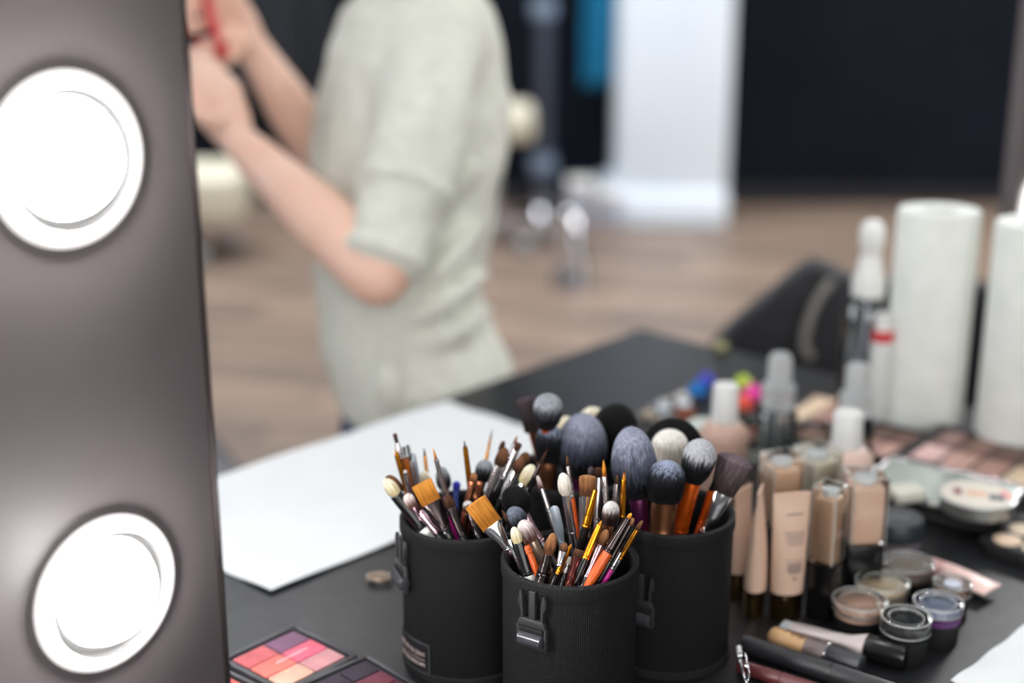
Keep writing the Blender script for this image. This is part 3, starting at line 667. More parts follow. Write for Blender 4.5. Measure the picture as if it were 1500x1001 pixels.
brush(F, 'dome', (835, 816), (826, 846), 13, 11, 14, 11, 10, H_white, silver, HG, 'tiny white domed tip at the front rim centre', k=-.4)
brush(F, 'flat', (850, 806), (836, 850), 12, 17, 32, 17, 13, H_dbrown, darkred, darkred, 'dark flat tip on a glossy dark red barrel at the front rim', k=-.4)
brush(F, 'oval', (811, 781), (793, 848), 33, 17, 34, 12, 20, H_mbrown, gunmetal, gunmetal, 'tan teardrop brush on a wide dark silver handle at the front rim', k=-.45)
brush(F, 'point', (837, 797), (812, 850), 6, 5, 44, 7.5, 9, H_lgold, gold, HG, 'lowest gold ferrule liner leaning right at the front rim', k=-.5)
brush(F, 'point', (881, 763), (845, 848), 7, 5, 54, 9, 11, H_lgold, gold, HG, 'gold ferrule liner crossing in front of the copper ferrule', k=-.4)
brush(F, 'oval', (889, 776), (858, 848), 24, 15, 52, 11, 9, H_mbrown, pinksilver, HG, 'brown oval brush with rose silver ferrule beside the orange handle', k=-.4)
brush(F, 'pencil', (925, 752), (866, 850), 9, 7, 58, 9, 15, H_lgold, gunmetal, orangep, 'gold tipped brush with dark ferrule and bright orange handle', k=-.35)
brush(F, 'pencil', (928, 759), (880, 848), 12, 10, 60, 10, 9, H_mbrown, gunmetal, HG, 'tan tipped brush with long dark ferrule leaning right', k=-.3)
brush(F, 'pencil', (941, 763), (898, 836), 16, 7, 50, 7, 8, H_mbrown, gold, silver, 'rightmost gold and tan tipped brush in the front holder', k=-.2)
brush(F, 'pencil', (912, 790), (888, 840), 22, 7, 20, 7, 8, H_cream, silver, silver, 'narrow pale tipped brush left of the black spoolie', k=-.3)
brush(F, 'spoolie', (932, 770), (891, 846), 46, 15, 28, 5, 9, None, silver, magenta, 'black spiral spoolie with silver ferrule and magenta handle', k=-.3)

# ------------------------------------------------------------------ foundation tubes & bottles
beige = mat('beige_foundation', (224, 190, 168), .4); beige2 = mat('peach_foundation', (228, 190, 160), .35)
goldblk = mat('dark_gold_cap', (176, 142, 92), .14, 1)
def printlines(t, rows, w, z0, y, m, dx=0):
    bm = NB()
    for k, (zz, ww, hh) in enumerate(rows):
        x = -ww/2
        while x < ww/2:
            q = random.uniform(.0008, .002); bxf(bm, min(q, ww/2-x+.0002), .0002, hh, TR(x+dx+q/2, y, zz)); x += q+.0004
    o = obj('printed_text', bm, m, t, smooth=False); o['label'] = 'small grey print'; return o
def ftube(px, py, w, h, rz, label):
    p = T(px, py); t = thing('foundation_tube', label, 'tube', Matrix.Translation(p) @ RZ(rz), 'upright foundation tubes')
    ch = .022; r = w/2*.86
    bm = NB(); lathe(bm, [(0, 0), (r*.96, 0), (r, .001), (r, ch), (0, ch)], 40, 1, .72); obj('cap', bm, goldblk, t)
    bm = NB(); lathe(bm, [(0, ch), (r*.99, ch), (r*.99, ch+.0022), (0, ch+.0022)], 40, 1, .72); obj('cap_collar', bm, blackg, t)
    bm = NB(); secs = []
    for k in range(14):
        s = k/13; z = ch+.0022+(h-ch-.0022)*s; secs.append((r*.97+(w/2-r*.97)*s**.8, max(.0008, r*.72*(1-s**2.2)), z))
    secs += [(w/2, .0008, h+.004)]
    loft_ell(bm, [(r*.8, r*.6, ch+.001)]+secs, 40); obj('tube_body', bm, beige, t)
    return t, w, h
t_, w_2, h_ = ftube(1150, 903, .0325, .108, .18, 'upright beige foundation tube with grey print, gold black cap')
pm = mat('grey_print', (120, 108, 112), .5)
bm = NB()
pr_ = printlines(t_, [(.094, .014, .0012), (.079, .018, .0008), (.0765, .016, .0008), (.074, .016, .0008), (.0715, .014, .0008), (.069, .012, .0008), (.055, .014, .0006), (.052, .012, .0012), (.050, .012, .0012), (.048, .013, .0012), (.046, .012, .0012), (.044, .009, .0012), (.039, .003, .0022)], .02, 0, 0, pm, .002)
rmax = .0325/2*.86
for v in pr_.data.vertices:
    z = v.co.z; s = max(0, (z-.0242)/(.108-.0242)); v.co.y = -(rmax*.72*(1-s**2.2))*math.sqrt(max(0, 1-(v.co.x/.0155)**2))-.0004 + (v.co.y)*.5
ftube(1104, 898, .030, .108, 1.25, 'beige foundation tube turned edge on, beside the printed tube')
ftube(1082, 872, .028, .096, .9, 'beige tube half hidden beside the right brush holder rim')
def sqbottle(px, py, w, hc, hg, rz, liq, label, d=None, lidtop=True):
    d = d or w
    p = T(px, py); t = thing('foundation_bottle', label, 'bottle', Matrix.Translation(p) @ RZ(rz), 'square glass foundation bottles')
    bm = NB(); bxf(bm, w, d, hc, TR(0, 0, hc/2), .0015); obj('cap', bm, blackg, t)
    bm = NB(); bxf(bm, w+.001, d+.001, hg, TR(0, 0, hc+hg/2+.0002), .002, 3); gb_ = obj('glass_body', bm, glass, t)
    bm = NB(); hx, hy = w/2-.0003, d/2-.0003
    for sx in (-1, 1):
        for sy in (-1, 1): tube(bm, [(sx*hx, sy*hy, hc+.002), (sx*hx, sy*hy, hc+hg-.001)], .0005, 6)
    q = [(hx, hy), (-hx, hy), (-hx, -hy), (hx, -hy), (hx, hy)]
    for a_, b_ in zip(q, q[1:]): tube(bm, [(*a_, hc+hg-.0004), (*b_, hc+hg-.0004)], .0005, 6)
    obj('edge_highlight', bm, mat('edge_highlight', (206, 210, 206), .15), gb_)  # pale tubes added to imitate bright highlights along the glass edges
    bm = NB(); bxf(bm, w-.003, d-.003, hg-.010, TR(0, 0, hc+(hg-.010)/2+.001), .003, 3); obj('liquid', bm, liq, t)
    bm = NB(); lathe(bm, [(0, hc+hg-.008), (w*.30, hc+hg-.008), (w*.32, hc+hg-.003), (0, hc+hg-.0025)], 24); obj('glass_disc', bm, mat('milky_disc', (225, 228, 230), .15), t)
    return t
sqbottle(1204, 902, .0215, .050, .068, PI/4+.1, beige2, 'square glass bottle of peach foundation on black cap, corner turned forward')
sqbottle(1255, 868, .031, .050, .062, .12, beige, 'wide square glass foundation bottle with black cap, right of the cornered one')
sqbottle(1136, 842, .029, .052, .062, .3, beige2, 'square foundation bottle standing behind the beige tubes')
liqw = mat('pale_liquid', (222, 210, 190), .4)
sqbottle(1188, 815, .031, .040, .066, .5, liqw, 'pale cream square bottle at the back behind the cornered one')
# pink bottles with white caps
pinkb = mat('pink_cleanser', (228, 196, 184), .3, 0, Subsurface_Weight=.2, Subsurface_Radius=(.01, .006, .005)); tanb = mat('tan_cleanser', (196, 162, 146), .35)
def lotion(px, py, r, hb, hcp, m, label, mcap=whitep):
    p = T(px, py); t = thing('lotion_bottle', label, 'bottle', p)
    bm = NB(); lathe(bm, [(0, 0), (r*.95, 0), (r, .002), (r, hb*.8), (r*.97, hb*.88), (r*.72, hb*.98), (r*.5, hb), (0, hb)], 40); obj('bottle_body', bm, m, t)
    rc = r*.55
    bm = NB(); lathe(bm, [(0, hb), (rc, hb), (rc*.94, hb+hcp*.95), (rc*.86, hb+hcp), (0, hb+hcp)], 40); obj('cap', bm, mcap, t)
lotion(1231, 772, .0262, .083, .034, pinkb, 'pale pink lotion bottle with white cap behind the square bottles')
lotion(1056, 726, .0245, .080, .038, tanb, 'tan lotion bottle with white cap behind the brush tips')
def sprayb(px, py, r, hb, hn, hc, label, tubef=True, wl=.5):
    p = T(px, py); t = thing('spray_bottle', label, 'spray bottle', p)
    bm = NB(); lathe(bm, [(0, 0), (r*.95, 0), (r, .002), (r, hb*.86), (r*.85, hb*.96), (r*.5, hb), (r*.46, hb), (r*.8, hb*.95), (r*.95, hb*.85), (r*.95, .003), (0, .003)], 36); obj('bottle_body', bm, glass, t)
    bm = NB(); lathe(bm, [(0, .004), (r*.93, .004), (r*.93, hb*wl), (0, hb*wl)], 32); obj('liquid', bm, water, t)
    bm = NB(); lathe(bm, [(0, hb), (r*.82, hb), (r*.82, hb+hn), (r*.6, hb+hn*1.05), (0, hb+hn*1.05)], 32); obj('collar', bm, frost if hc > .02 else whitep, t)
    bm = NB(); lathe(bm, [(0, hb+hn), (r*.6, hb+hn), (r*.58, hb+hn+hc*.85), (r*.45, hb+hn+hc), (0, hb+hn+hc)], 32); obj('spray_head', bm, frost, t)
    bm = NB(); tube(bm, spline([(0, 0, hb), (.001, 0, hb*.5), (r*.5, 0, .006)], 6), .0012, 8); obj('dip_tube', bm, frost, t)
sprayb(1135, 672, .0215, .060, .024, .034, 'clear spray bottle with frosted cap in the middle of the clutter', wl=.42)
sprayb(1246, 690, .0205, .064, .022, .032, 'clear spray bottle with white frosted cap behind the pink bottle', wl=.3)
# tall clear bottle with long white nozzle
p = T(1258, 606); t = thing('spray_bottle', 'tall clear bottle with white pump nozzle left of the white rolls', 'spray bottle', p)
bm = NB(); lathe(bm, [(0, 0), (.026, 0), (.027, .003), (.027, .118), (.024, .134), (.013, .146), (.0125, .146), (.023, .133), (.026, .117), (.026, .004), (0, .004)], 36); obj('bottle_body', bm, glass, t)
bm = NB(); lathe(bm, [(0, .144), (.0185, .144), (.0185, .165), (.015, .172), (.013, .186), (.0115, .190), (.0115, .196), (.0135, .2), (.0145, .213), (.013, .225), (.007, .231), (0, .232)], 32); obj('nozzle', bm, whitep, t)
bm = NB(); tube(bm, spline([(0, 0, .144), (-.001, 0, .09), (-.012, 0, .03), (-.018, 0, .006)], 6), .002, 8); obj('dip_tube', bm, mat('milky_tube', (190, 190, 205), .3), t)
# white and red tube bottle
p = T(1283, 618); t = thing('slim_bottle', 'slim white bottle with a red band beside the left white roll', 'bottle', p)
bm = NB(); lathe(bm, [(0, 0), (.0125, 0), (.013, .002), (.0125, .094), (.011, .098), (0, .098)], 28); obj('bottle_body', bm, mat('pearl_white', (205, 206, 204), .35), t)
bm = NB(); lathe(bm, [(.0115, .098), (.0117, .110), (0, .110), (0, .098), (.0115, .098)], 28); obj('red_band', bm, mat('red_plastic', (208, 32, 40), .35), t)
bm = NB(); lathe(bm, [(0, .110), (.0095, .110), (.009, .129), (0, .130)], 28); obj('cap', bm, whitep, t)
# white rolls
rollm = mat('white_tissue', (232, 234, 228), .8); nn = noisecol(rollm, (226, 229, 222), (236, 238, 233), (30, 30, 30)); bump(rollm, nn.outputs[0], .15, .002)
def roll(px, py, r, h, label, tilt=0, rz=0):
    p = T(px, py); t = thing('tissue_roll', label, 'paper roll', Matrix.Translation(p) @ RY(tilt), 'standing white paper rolls')
    bm = NB(); lathe(bm, [(.019, .001), (r*.985, .001), (r, .004), (r*1.0, h*.5), (r, h-.005), (r*.97, h), (.02, h-.001), (.019, h-.004), (.019, .001)], 56, 1, .9); obj('paper_winding', bm, rollm, t)
    bm = NB(); lathe(bm, [(.018, .0015), (.019, .0015), (.019, h-.005), (.018, h-.005), (.018, .0015)], 32); obj('cardboard_core', bm, mat('card_core', (176, 172, 160), .8), t)
roll(1349, 615, .0455, .248, 'left of two standing white paper rolls, beside the slim red banded bottle')
roll(1489, 650, .0465, .250, 'right of two standing white paper rolls, cut by the picture edge')

# small screw jars
def jar(px, py, r, h, kind, label):
    p = T(px, py, TZ+h); p.z = TZ
    t = thing('cosmetic_pot', label, 'pot', p, 'small round cosmetic pots')
    hb = h*.5 if kind != 'tall' else h*.6
    body = blackm if kind != 'clearbase' else blackp
    bm = NB(); lathe(bm, [(0, 0), (r*.86, 0), (r*.9, .001), (r*.93, hb), (0, hb)], 44); obj('pot_base', bm, body, t)
    return t, hb
def glid(t, r, z0, z1, inner=.72):
    bm = NB(); hh = z1-z0
    lathe(bm, [(r*.94, z0), (r*.97, z0+hh*.12), (r, z0+hh*.3), (r, z0+hh*.8), (r*.95, z1-.0006), (r*.86, z1), (r*inner, z1-.0004), (r*(inner-.05), z1-.0022), (0, z1-.0022), (0, z1-.0042), (r*.85, z1-.0042), (r*.9, z0+.001), (r*.94, z0)], 48); ld = obj('clear_lid', bm, glass, t)
    bm = NB(); hoop(bm, r*.985, z1-.0008, .00045); hoop(bm, r*.70, z1-.0012, .0004); hoop(bm, r*.985, z0+hh*.28, .0004); obj('lid_highlight', bm, ghighlight, ld); return ld  # pale hoops stand in for rim highlights on the clear lid
ghighlight = mat('edge_highlight', (206, 210, 206), .15)
def hoop(bm, r_, z, w_): tube(bm, [(r_*math.cos(q*2*PI/40), r_*math.sin(q*2*PI/40), z) for q in range(41)], w_, 8, cap=False)
def cont(t, r, z0, z1, m, name='cream_fill'):
    bm = NB(); lathe(bm, [(0, z0), (r*.90, z0), (r*.90, z1-.0006), (r*.8, z1), (r*.4, z1-.0004), (0, z1+.0002)], 40); return obj(name, bm, m, t)
c1 = mat('peach_cream', (206, 170, 150), .5); c2 = mat('sand_cream', (218, 196, 166), .5); c3 = mat('cocoa_cream', (128, 98, 84), .5)
for (px, py, c_, lb) in ((1260, 877, c1, 'pot of peach pink cream with thick clear lid, nearest of three alike'), (1293, 850, c2, 'pot of sand coloured cream between the peach and cocoa pots'), (1331, 822, c3, 'pot of cocoa brown cream, farthest of three clear lidded pots')):
    t, hb = jar(px, py, .0222, .027, 'a', lb); cont(t, .0222, hb, .0215, c_); glid(t, .0222, hb+.003, .027)
t, hb = jar(1328, 902, .0195, .036, 'tall', 'tall clear lidded pot of charcoal powder, in front of the purple one'); cont(t, .0195, hb, .0285, mat('charcoal_fill', (52, 50, 54), .6)); glid(t, .0195, hb-.002, .036)
t, hb = jar(1375, 880, .0195, .036, 'tall', 'clear lidded pot with a purple band, right of the charcoal one')
bm = NB(); lathe(bm, [(.0176, hb-.001), (.0186, hb-.001), (.0186, hb+.007), (.0176, hb+.007), (.0176, hb-.001)], 44); obj('purple_band', bm, mat('violet_fill', (92, 44, 104), .4), t)
cont(t, .0190, hb, .0290, mat('lilac_powder', (150, 156, 178), .6)); glid(t, .0197, hb+.004, .036)
t, hb = jar(1396, 852, .0150, .034, 'tall', 'smallest clear lidded pot of bronze powder beside the pink tube'); cont(t, .015, hb, .028, mat('bronze_fill', (140, 100, 84), .4, .3)); glid(t, .0155, hb+.001, .034)
bm = NB(); lathe(bm, [(0, .0318), (.0075, .0318), (.0075, .0322), (0, .0322)], 28); obj('lid_sticker', bm, mat('sparkle_sticker', (190, 196, 210), .4), t)

# black powder jar
p = T(1313, 757, TZ+.036); p.z = TZ
t = thing('powder_jar', 'round black lidded loose powder jar beside the wide square bottle', 'powder jar', p)
bm = NB(); lathe(bm, [(0, 0), (.022, 0), (.0235, .002), (.0235, .019), (0, .019)], 44); obj('jar_base', bm, mat('smoky_mauve', (128, 120, 128), .3), t)
bm = NB(); lathe(bm, [(0, .0185), (.0248, .0185), (.025, .020), (.025, .034), (.0238, .036), (0, .036)], 48); obj('lid', bm, mat('slate_lid', (46, 52, 58), .4), t)
bm = NB()
for k in range(6): bxf(bm, .0016, .0045, .0003, TR(-.010+k*.004, .002-k*.001, .0362))
obj('lid_marking', bm, mat('pale_grey_mark', (150, 156, 162), .5), t, smooth=False)

# ------------------------------------------------------------------ palettes
def quadM(o_, e1, e2):
    x = e1.normalized(); n = Vector((0, 0, 1)); y = n.cross(x)
    return Matrix(((x.x, y.x, 0, o_.x), (x.y, y.y, 0, o_.y), (0, 0, 1, TZ), (0, 0, 0, 1)))
def palette(name, label, pl, pt, pr_, h, cells, nu, nv, base=blackp, margin=.006, gap=.0014, top=None, z0=0, bev=.0012, round_=False, rim=.0012):
    """pl, pt, pr_: pixel corners (left, top, right) of the top face of the pan area"""
    Lw, Tw, Rw = (T(*q, TZ+h+z0) for q in (pl, pt, pr_))
    e1 = Tw-Lw; e2 = Rw-Tw; x = e1.normalized(); y = Vector((x.y, -x.x, 0))    # y to the right of x
    if y.dot(e2) < 0: y = -y
    a, b = e1.length, e2.dot(y)
    M = Matrix(((x.x, y.x, 0, Lw.x), (x.y, y.y, 0, Lw.y), (0, 0, 1, TZ+z0), (0, 0, 0, 1)))
    t = thing(name, label, 'palette', M)
    bm = NB(); prism(bm, [(u_+a/2, v_+b/2) for u_, v_ in rpoly(a+2*margin, b+2*margin, .003 if not round_ else .012)], 0, h-.0008, None, bev); obj('tray', bm, base, t)
    fr = margin*.55
    bm = NB()
    for (cx, cy, sx, sy) in ((a/2, -margin+fr/2+.001, a+2*margin-.004, fr), (a/2, b+margin-fr/2-.001, a+2*margin-.004, fr), (-margin+fr/2+.001, b/2, fr, b+2*margin-.004), (a+margin-fr/2-.001, b/2, fr, b+2*margin-.004)):
        bxf(bm, sx, sy, rim+.001, TR(cx, cy, h-.0008+rim/2), .0005)
    obj('raised_frame', bm, base, t)
    for i in range(nu):
        for j in range(nv):
            cm = cells[(i*nv+j) % len(cells)]
            if cm is None: continue
            w, d = a/nu-gap, b/nv-gap
            bm = NB(); prism(bm, [(u_+(i+.5)*a/nu, v_+(j+.5)*b/nv) for u_, v_ in (rpoly(w, d, .0012) if not round_ else [(math.cos(q*2*PI/32)*min(w, d)/2, math.sin(q*2*PI/32)*min(w, d)/2) for q in range(32)])], h-.0015, h+.0004, None, .0003)
            o = obj('colour_pan', bm, powder(cm), t); o['label'] = cm[0]+' powder pan'
    return t, M, a, b
def powder(cm):
    k = 'powder_'+cm[0].replace(' ', '_')
    if k in MC: return MC[k]
    m = mat(k, cm[1], .7); nn = noisecol(m, tuple(int(c*.93) for c in cm[1]), tuple(min(255, int(c*1.04)) for c in cm[1]), (90, 90, 90)); bump(m, nn.outputs[0], .3, .001); return m
fr_ = mat('palette_black', (52, 50, 55), .4)
cellsA = [('rose red', (206, 104, 108)), ('coral', (250, 124, 112)), ('peach', (232, 180, 158)), ('plum', (128, 90, 118)), ('hot pink', (232, 104, 128)), ('dusty pink', (212, 150, 154))]
t, M, a, b = palette('blush_palette', 'blush palette of six pink, coral, peach and plum pans, lower left', (339, 967), (430, 924), (508, 962), .009, cellsA, 2, 3, fr_, .0075, .0016)
bm = NB(); pts = [Vector((.025+i*.0018, .022+.0012*math.sin(i*1.9)+.0008*math.sin(i*3.1), .0103)) for i in range(22)]
Lx, Ly = a, b
pts = [Vector((Lx*.30+Lx*.5*i/40, Ly*.5+.0011*math.sin(i*1.3)*(1 if i < 34 else .5), .0102)) for i in range(41)]
tube(bm, pts, .00045, 6); pr2 = obj('script_marking', bm, mat('white_script', (245, 215, 222), .5), t); pr2['label'] = 'white handwritten style marking'
palette('eyeshadow_palette', 'eyeshadow palette of dark purple and burgundy pans against the left holder', (452, 1005), (535, 968), (618, 1006), .009, [('black plum', (58, 46, 62)), ('mauve brown', (92, 66, 78)), ('burgundy', (120, 52, 72)), ('black plum', (58, 46, 62)), ('burgundy', (120, 52, 72)), ('wine', (100, 40, 58))], 2, 3, fr_, .0075, .0016)
palette('lip_palette', 'coral lip palette cut by the lower edge beside the lit panel', (225, 1026), (312, 981), (388, 1020), .009, [('bright coral', (238, 104, 98)), ('salmon', (232, 130, 112))], 2, 3, fr_, .0075, .0016)
browns = [('pale pink', (214, 176, 172)), ('cocoa', (122, 88, 80)), ('rosy tan', (186, 144, 132)), ('soft brown', (140, 108, 98)), ('blush tan', (206, 164, 150)), ('mocha', (108, 82, 74))]
palette('contour_palette', 'large open contour palette of rosy and brown pans under the white rolls', (1326, 668), (1388, 630), (1556, 678), .012, [browns[0], browns[4], browns[2], ('ivory tan', (216, 190, 160)), browns[1], browns[3], browns[5], browns[3]], 2, 4, blackp, .014, .0045)
palette('contour_palette', 'smaller contour palette of brown pans at the foot of the left white roll', (1240, 656), (1290, 624), (1344, 646), .010, [browns[2], browns[4], browns[5], browns[1]], 2, 2, blackp, .011, .003)
palette('highlighter_palette', 'open palette of pale tan pans between the spray bottles', (1146, 612), (1196, 580), (1246, 600), .008, [('ivory tan', (216, 190, 160)), ('rosy tan', (186, 144, 132))], 1, 2, mat('mauve_tray', (120, 98, 96), .5), .004)
palette('concealer_palette', 'black palette of round cream pans cut by the right edge', (1444, 792), (1488, 762), (1600, 812), .013, [('vanilla', (236, 208, 180)), ('ivory cream', (232, 214, 190))], 2, 3, blackm, .006, .002, round_=True)
palette('slim_palette', 'long pale beige palette lying left of the tan lotion bottle', (938, 606), (1002, 572), (1018, 582), .006, [('beige', (184, 166, 148))], 1, 1, mat('beige_case', (150, 138, 126), .5), .002)
# silver tray box
Lw, Tw, Rw = T(1262, 704, TZ+.022), T(1306, 668, TZ+.022), T(1492, 727, TZ+.022)
e1 = Tw-Lw; x = e1.normalized(); y = Vector((x.y, -x.x, 0)); a = e1.length+.015; b = (Rw-Tw).dot(y); b = abs(b); y = y if (Rw-Tw).dot(y) > 0 else -y
org = Lw-x*.015
M = Matrix(((x.x, y.x, 0, org.x), (x.y, y.y, 0, org.y), (0, 0, 1, TZ), (0, 0, 0, 1)))
t = thing('metal_case', 'flat silver lidded case with rounded corners holding a round tin', 'case', M)
pg = mat('pale_green_metal', (176, 186, 180), .38, .45)
bm = NB(); prism(bm, [(u_+a/2, v_+b/2) for u_, v_ in rpoly(a, b, .014)], 0, .018, None, .0015); obj('case_base', bm, blackp, t)
bm = NB(); prism(bm, [(u_+a/2, v_+b/2) for u_, v_ in rpoly(a-.003, b-.003, .013)], .0182, .0215, None, .0008); obj('lid', bm, pg, t)
bm = NB(); q = [(u_+a/2, v_+b/2) for u_, v_ in rpoly(a-.004, b-.004, .012)]; tube(bm, [(x_, y_, .0222) for x_, y_ in q+[q[0]]], .0014, 8, cap=False); obj('lid_rim', bm, silver, t)
bm = NB(); prism(bm, [(u_+a/2, v_+b/2) for u_, v_ in rpoly(a+.001, b+.001, .0145)], .007, .0085); obj('case_band', bm, mat('mauve_band', (78, 70, 76), .4), t)
# tin
p = T(1432, 724, TZ+.0385); p.z = TZ+.0236
t = thing('round_tin', 'round silver tin with pink and white label on the silver case', 'tin', p)
bm = NB(); lathe(bm, [(0, 0), (.033, 0), (.034, .001), (.034, .010), (.0358, .0105), (.0358, .0140), (.0345, .0148), (0, .0148)], 56); obj('tin_body', bm, mat('tin_metal', (178, 182, 178), .3, .8), t)
bm = NB(); lathe(bm, [(0, .0149), (.0335, .0149), (.0335, .0153), (0, .0153)], 56); lb = obj('tin_label', bm, mat('tin_label_paper', (222, 214, 202), .5), t)
for (x_, y_, w, d, c_, rz) in ((-.017, .006, .007, .014, (130, 34, 44), -.2), (-.001, 0, .018, .010, (226, 180, 148), -.2), (.015, -.010, .014, .014, (96, 96, 104), -.3), (.026, -.004, .006, .020, (236, 150, 148), .1)):
    bm = NB(); bxf(bm, w, d, .0003, TR(x_, y_, .0155) @ RZ(rz)); obj('label_patch', bm, mat('patch_%d' % c_[0], c_, .5), lb, smooth=False)
# cream sponge on the case
p = T(1326, 716, TZ+.034); p.z = TZ+.0235
bm = NB(); prism(bm, [(-.018, -.012), (.016, -.014), (.02, .010), (-.012, .014)], 0, .012, RZ(.4), .003, 3)
o = obj('cream_sponge', bm, mat('cream_foam', (214, 214, 200), .85)); o.location = p; tag(o, 'cream wedge sponge on the left end of the silver case', 'sponge')

# colourful little sponges beyond the tan bottle
for (px, py, r, c_, lb) in ((1021, 584, .0125, (0, 112, 190), 'bright blue blending sponge left of the tan bottle cap'), (1034, 568, .012, (70, 76, 190), 'violet blue blending sponge behind the bright blue one'), (1088, 572, .012, (190, 214, 70), 'lime green blending sponge right of the tan bottle cap'), (1102, 588, .013, (240, 72, 170), 'hot pink blending sponge beside the clear spray bottle'), (1088, 602, .0125, (240, 92, 70), 'orange red blending sponge below the pink one')):
    p = T(px, py); bm = NB(); rr_ = r
    lathe(bm, [(0, 0), (rr_*.55, .001), (rr_*.9, rr_*.5), (rr_, rr_*.95), (rr_*.82, rr_*1.5), (rr_*.5, rr_*2.0), (rr_*.22, rr_*2.3), (0, rr_*2.4)], 28)
    bwarp(bm, lambda q: Vector((q.x, q.y, q.z*.72)))
    o = obj('blending_sponge', bm, mat('foam_%d_%d' % (c_[0], c_[1]), c_, .8)); o.location = p; tag(o, lb, 'sponge', 'coloured blending sponges')
# yellow sponge at table corner
p = T(1055, 514); bm = NB(); lathe(bm, [(0, 0), (.008, .001), (.010, .005), (.008, .010), (0, .011)], 24); o = obj('cosmetic_sponge', bm, mat('pale_yellow_foam', (160, 156, 112), .8)); o.location = p; tag(o, 'small pale yellow sponge at the far edge of the table', 'sponge')

# small clutter jars behind
def mini(px, py, r, h, c_, lb, lid=None):
    p = T(px, py); t = thing('glitter_jar', lb, 'jar', p, 'little clear jars in the clutter')
    bm = NB(); lathe(bm, [(0, 0), (r, 0), (r, h*.6), (0, h*.6)], 28); obj('jar_fill', bm, mat('fill_%d_%d_%d' % c_, c_, .5), t)
    bm = NB(); lathe(bm, [(0, h*.61), (r*1.04, h*.61), (r*1.04, h*.94), (r*.92, h), (0, h)], 28); obj('jar_lid', bm, lid or glass, t)
mini(1034, 672, .0225, .040, (196, 196, 184), 'squat white lidded jar in front of the tan bottle', mat('pearl_lid', (196, 204, 196), .25))
mini(1092, 640, .014, .026, (222, 140, 120), 'peach filled little jar right of the tan bottle')
mini(1098, 676, .013, .030, (150, 156, 148), 'grey green little jar below the peach one')
mini(1122, 700, .014, .022, (96, 78, 72), 'dark brown little jar in front of the middle spray bottle')
mini(1152, 704, .013, .024, (196, 158, 140), 'rosy little jar in front right of the middle spray bottle')
mini(1166, 676, .014, .022, (84, 92, 88), 'dark green little jar right of the middle spray bottle')
mini(1178, 716, .013, .020, (176, 150, 132), 'tan little jar left of the pink bottle')
mini(1000, 608, .014, .022, (176, 110, 84), 'copper little jar behind the wide black brush')
mini(972, 612, .014, .018, (180, 184, 186), 'silvery little jar behind the cream brush')
mini(1192, 640, .016, .018, (214, 180, 160), 'pale peach little jar behind the pink bottle, left of the rear sprayer')

# pink squeeze tube lying at right
a_ = T(1378, 836, TZ+.008); b_ = T(1448, 866, TZ+.006); d = (b_-a_); L = d.length; d.normalize(); sd = Vector((0, 0, 1)).cross(d)
M = Matrix(((sd.x, 0, d.x, a_.x), (sd.y, 0, d.y, a_.y), (0, 1, 0, TZ+.0002), (0, 0, 0, 1)))
M = Matrix(((sd.x, 0, d.x, a_.x), (sd.y, 0, d.y, a_.y), (sd.z, 1, d.z*0, TZ+.0085), (0, 0, 0, 1)))
t = thing('squeeze_tube', 'small pink squeeze tube lying behind the smallest pot', 'tube', M)
pinkt = mat('blush_pink_tube', (226, 190, 182), .35)
bm = NB(); loft_ell(bm, [(.0085, .0080, -.010), (.0088, .0082, .004)], 28); obj('cap', bm, mat('rose_cap', (206, 160, 156), .35), t)
bm = NB(); loft_ell(bm, [(.0088, .0084, .0042), (.0100, .0084, .012), (.0120, .0066, L*.6), (.0140, .0034, L*.85), (.0150, .0008, L*1.0), (.0150, .0008, L+.004)], 28); o = obj('tube_body', bm, pinkt, t)
bm = NB(); [bxf(bm, .002, .0004, .003, TR(-.004+k*.003, .0055, L*.62)) for k in range(3)]; obj('printed_text', bm, pm, t, smooth=False)

# ------------------------------------------------------------------ lying tubes in the foreground
def lying(p0, p1, r0, name, label, cat):
    """frame with z along the item from p0 to p1 (pixels on plane z=TZ+r)"""
    a_ = T(*p0, TZ+r0); b_ = T(*p1, TZ+r0); d = b_-a_; L = d.length; d.normalize(); sd = d.cross(Vector((0, 0, 1)))
    M = Matrix(((sd.x, 0, d.x, a_.x), (sd.y, 0, d.y, a_.y), (sd.z, 1, d.z, a_.z), (0, 0, 0, 1)))
    return thing(name, label, cat, M), L
t, L = lying((1088, 943), (1290, 1010), .0078, 'mascara', 'fat matte black mascara tube lying diagonally, in front of the glosses', 'mascara')
mb_ = mat('soft_touch_black', (36, 37, 41), .45)
r = .0078
bm = NB(); loft_ell(bm, [(r*.8, r*.8, 0), (r*.96, r*.96, .001), (r, r, .003), (r, r, L*.655)], 32); obj('tube_body', bm, mb_, t)
bm = NB(); loft_ell(bm, [(r*.93, r*.93, L*.64), (r*.93, r*.93, L*.668)], 32); obj('neck', bm, blackg, t)
bm = NB(); loft_ell(bm, [(r, r, L*.662), (r*1.0, r*1.0, L*1.2), (r*.9, r*.9, L*1.21)], 32); obj('cap', bm, mb_, t)
t, L = lying((1082, 976), (1195, 1012), .0056, 'lip_pencil', 'burgundy lip pencil lying in front of the black mascara', 'pencil')
bg = mat('burgundy_lacquer', (96, 44, 46), .35); r = .0056
bm = NB(); loft_ell(bm, [(r*.85, r*.85, 0), (r, r, .001), (r, r, L*.55)], 24); obj('pencil_body', bm, bg, t)
bm = NB(); loft_ell(bm, [(r*.94, r*.94, L*.552), (r*1.04, r*1.04, L*.56), (r*1.04, r*1.04, L*1.2), (r*.9, r*.9, L*1.21)], 24); obj('cap', bm, bg, t)
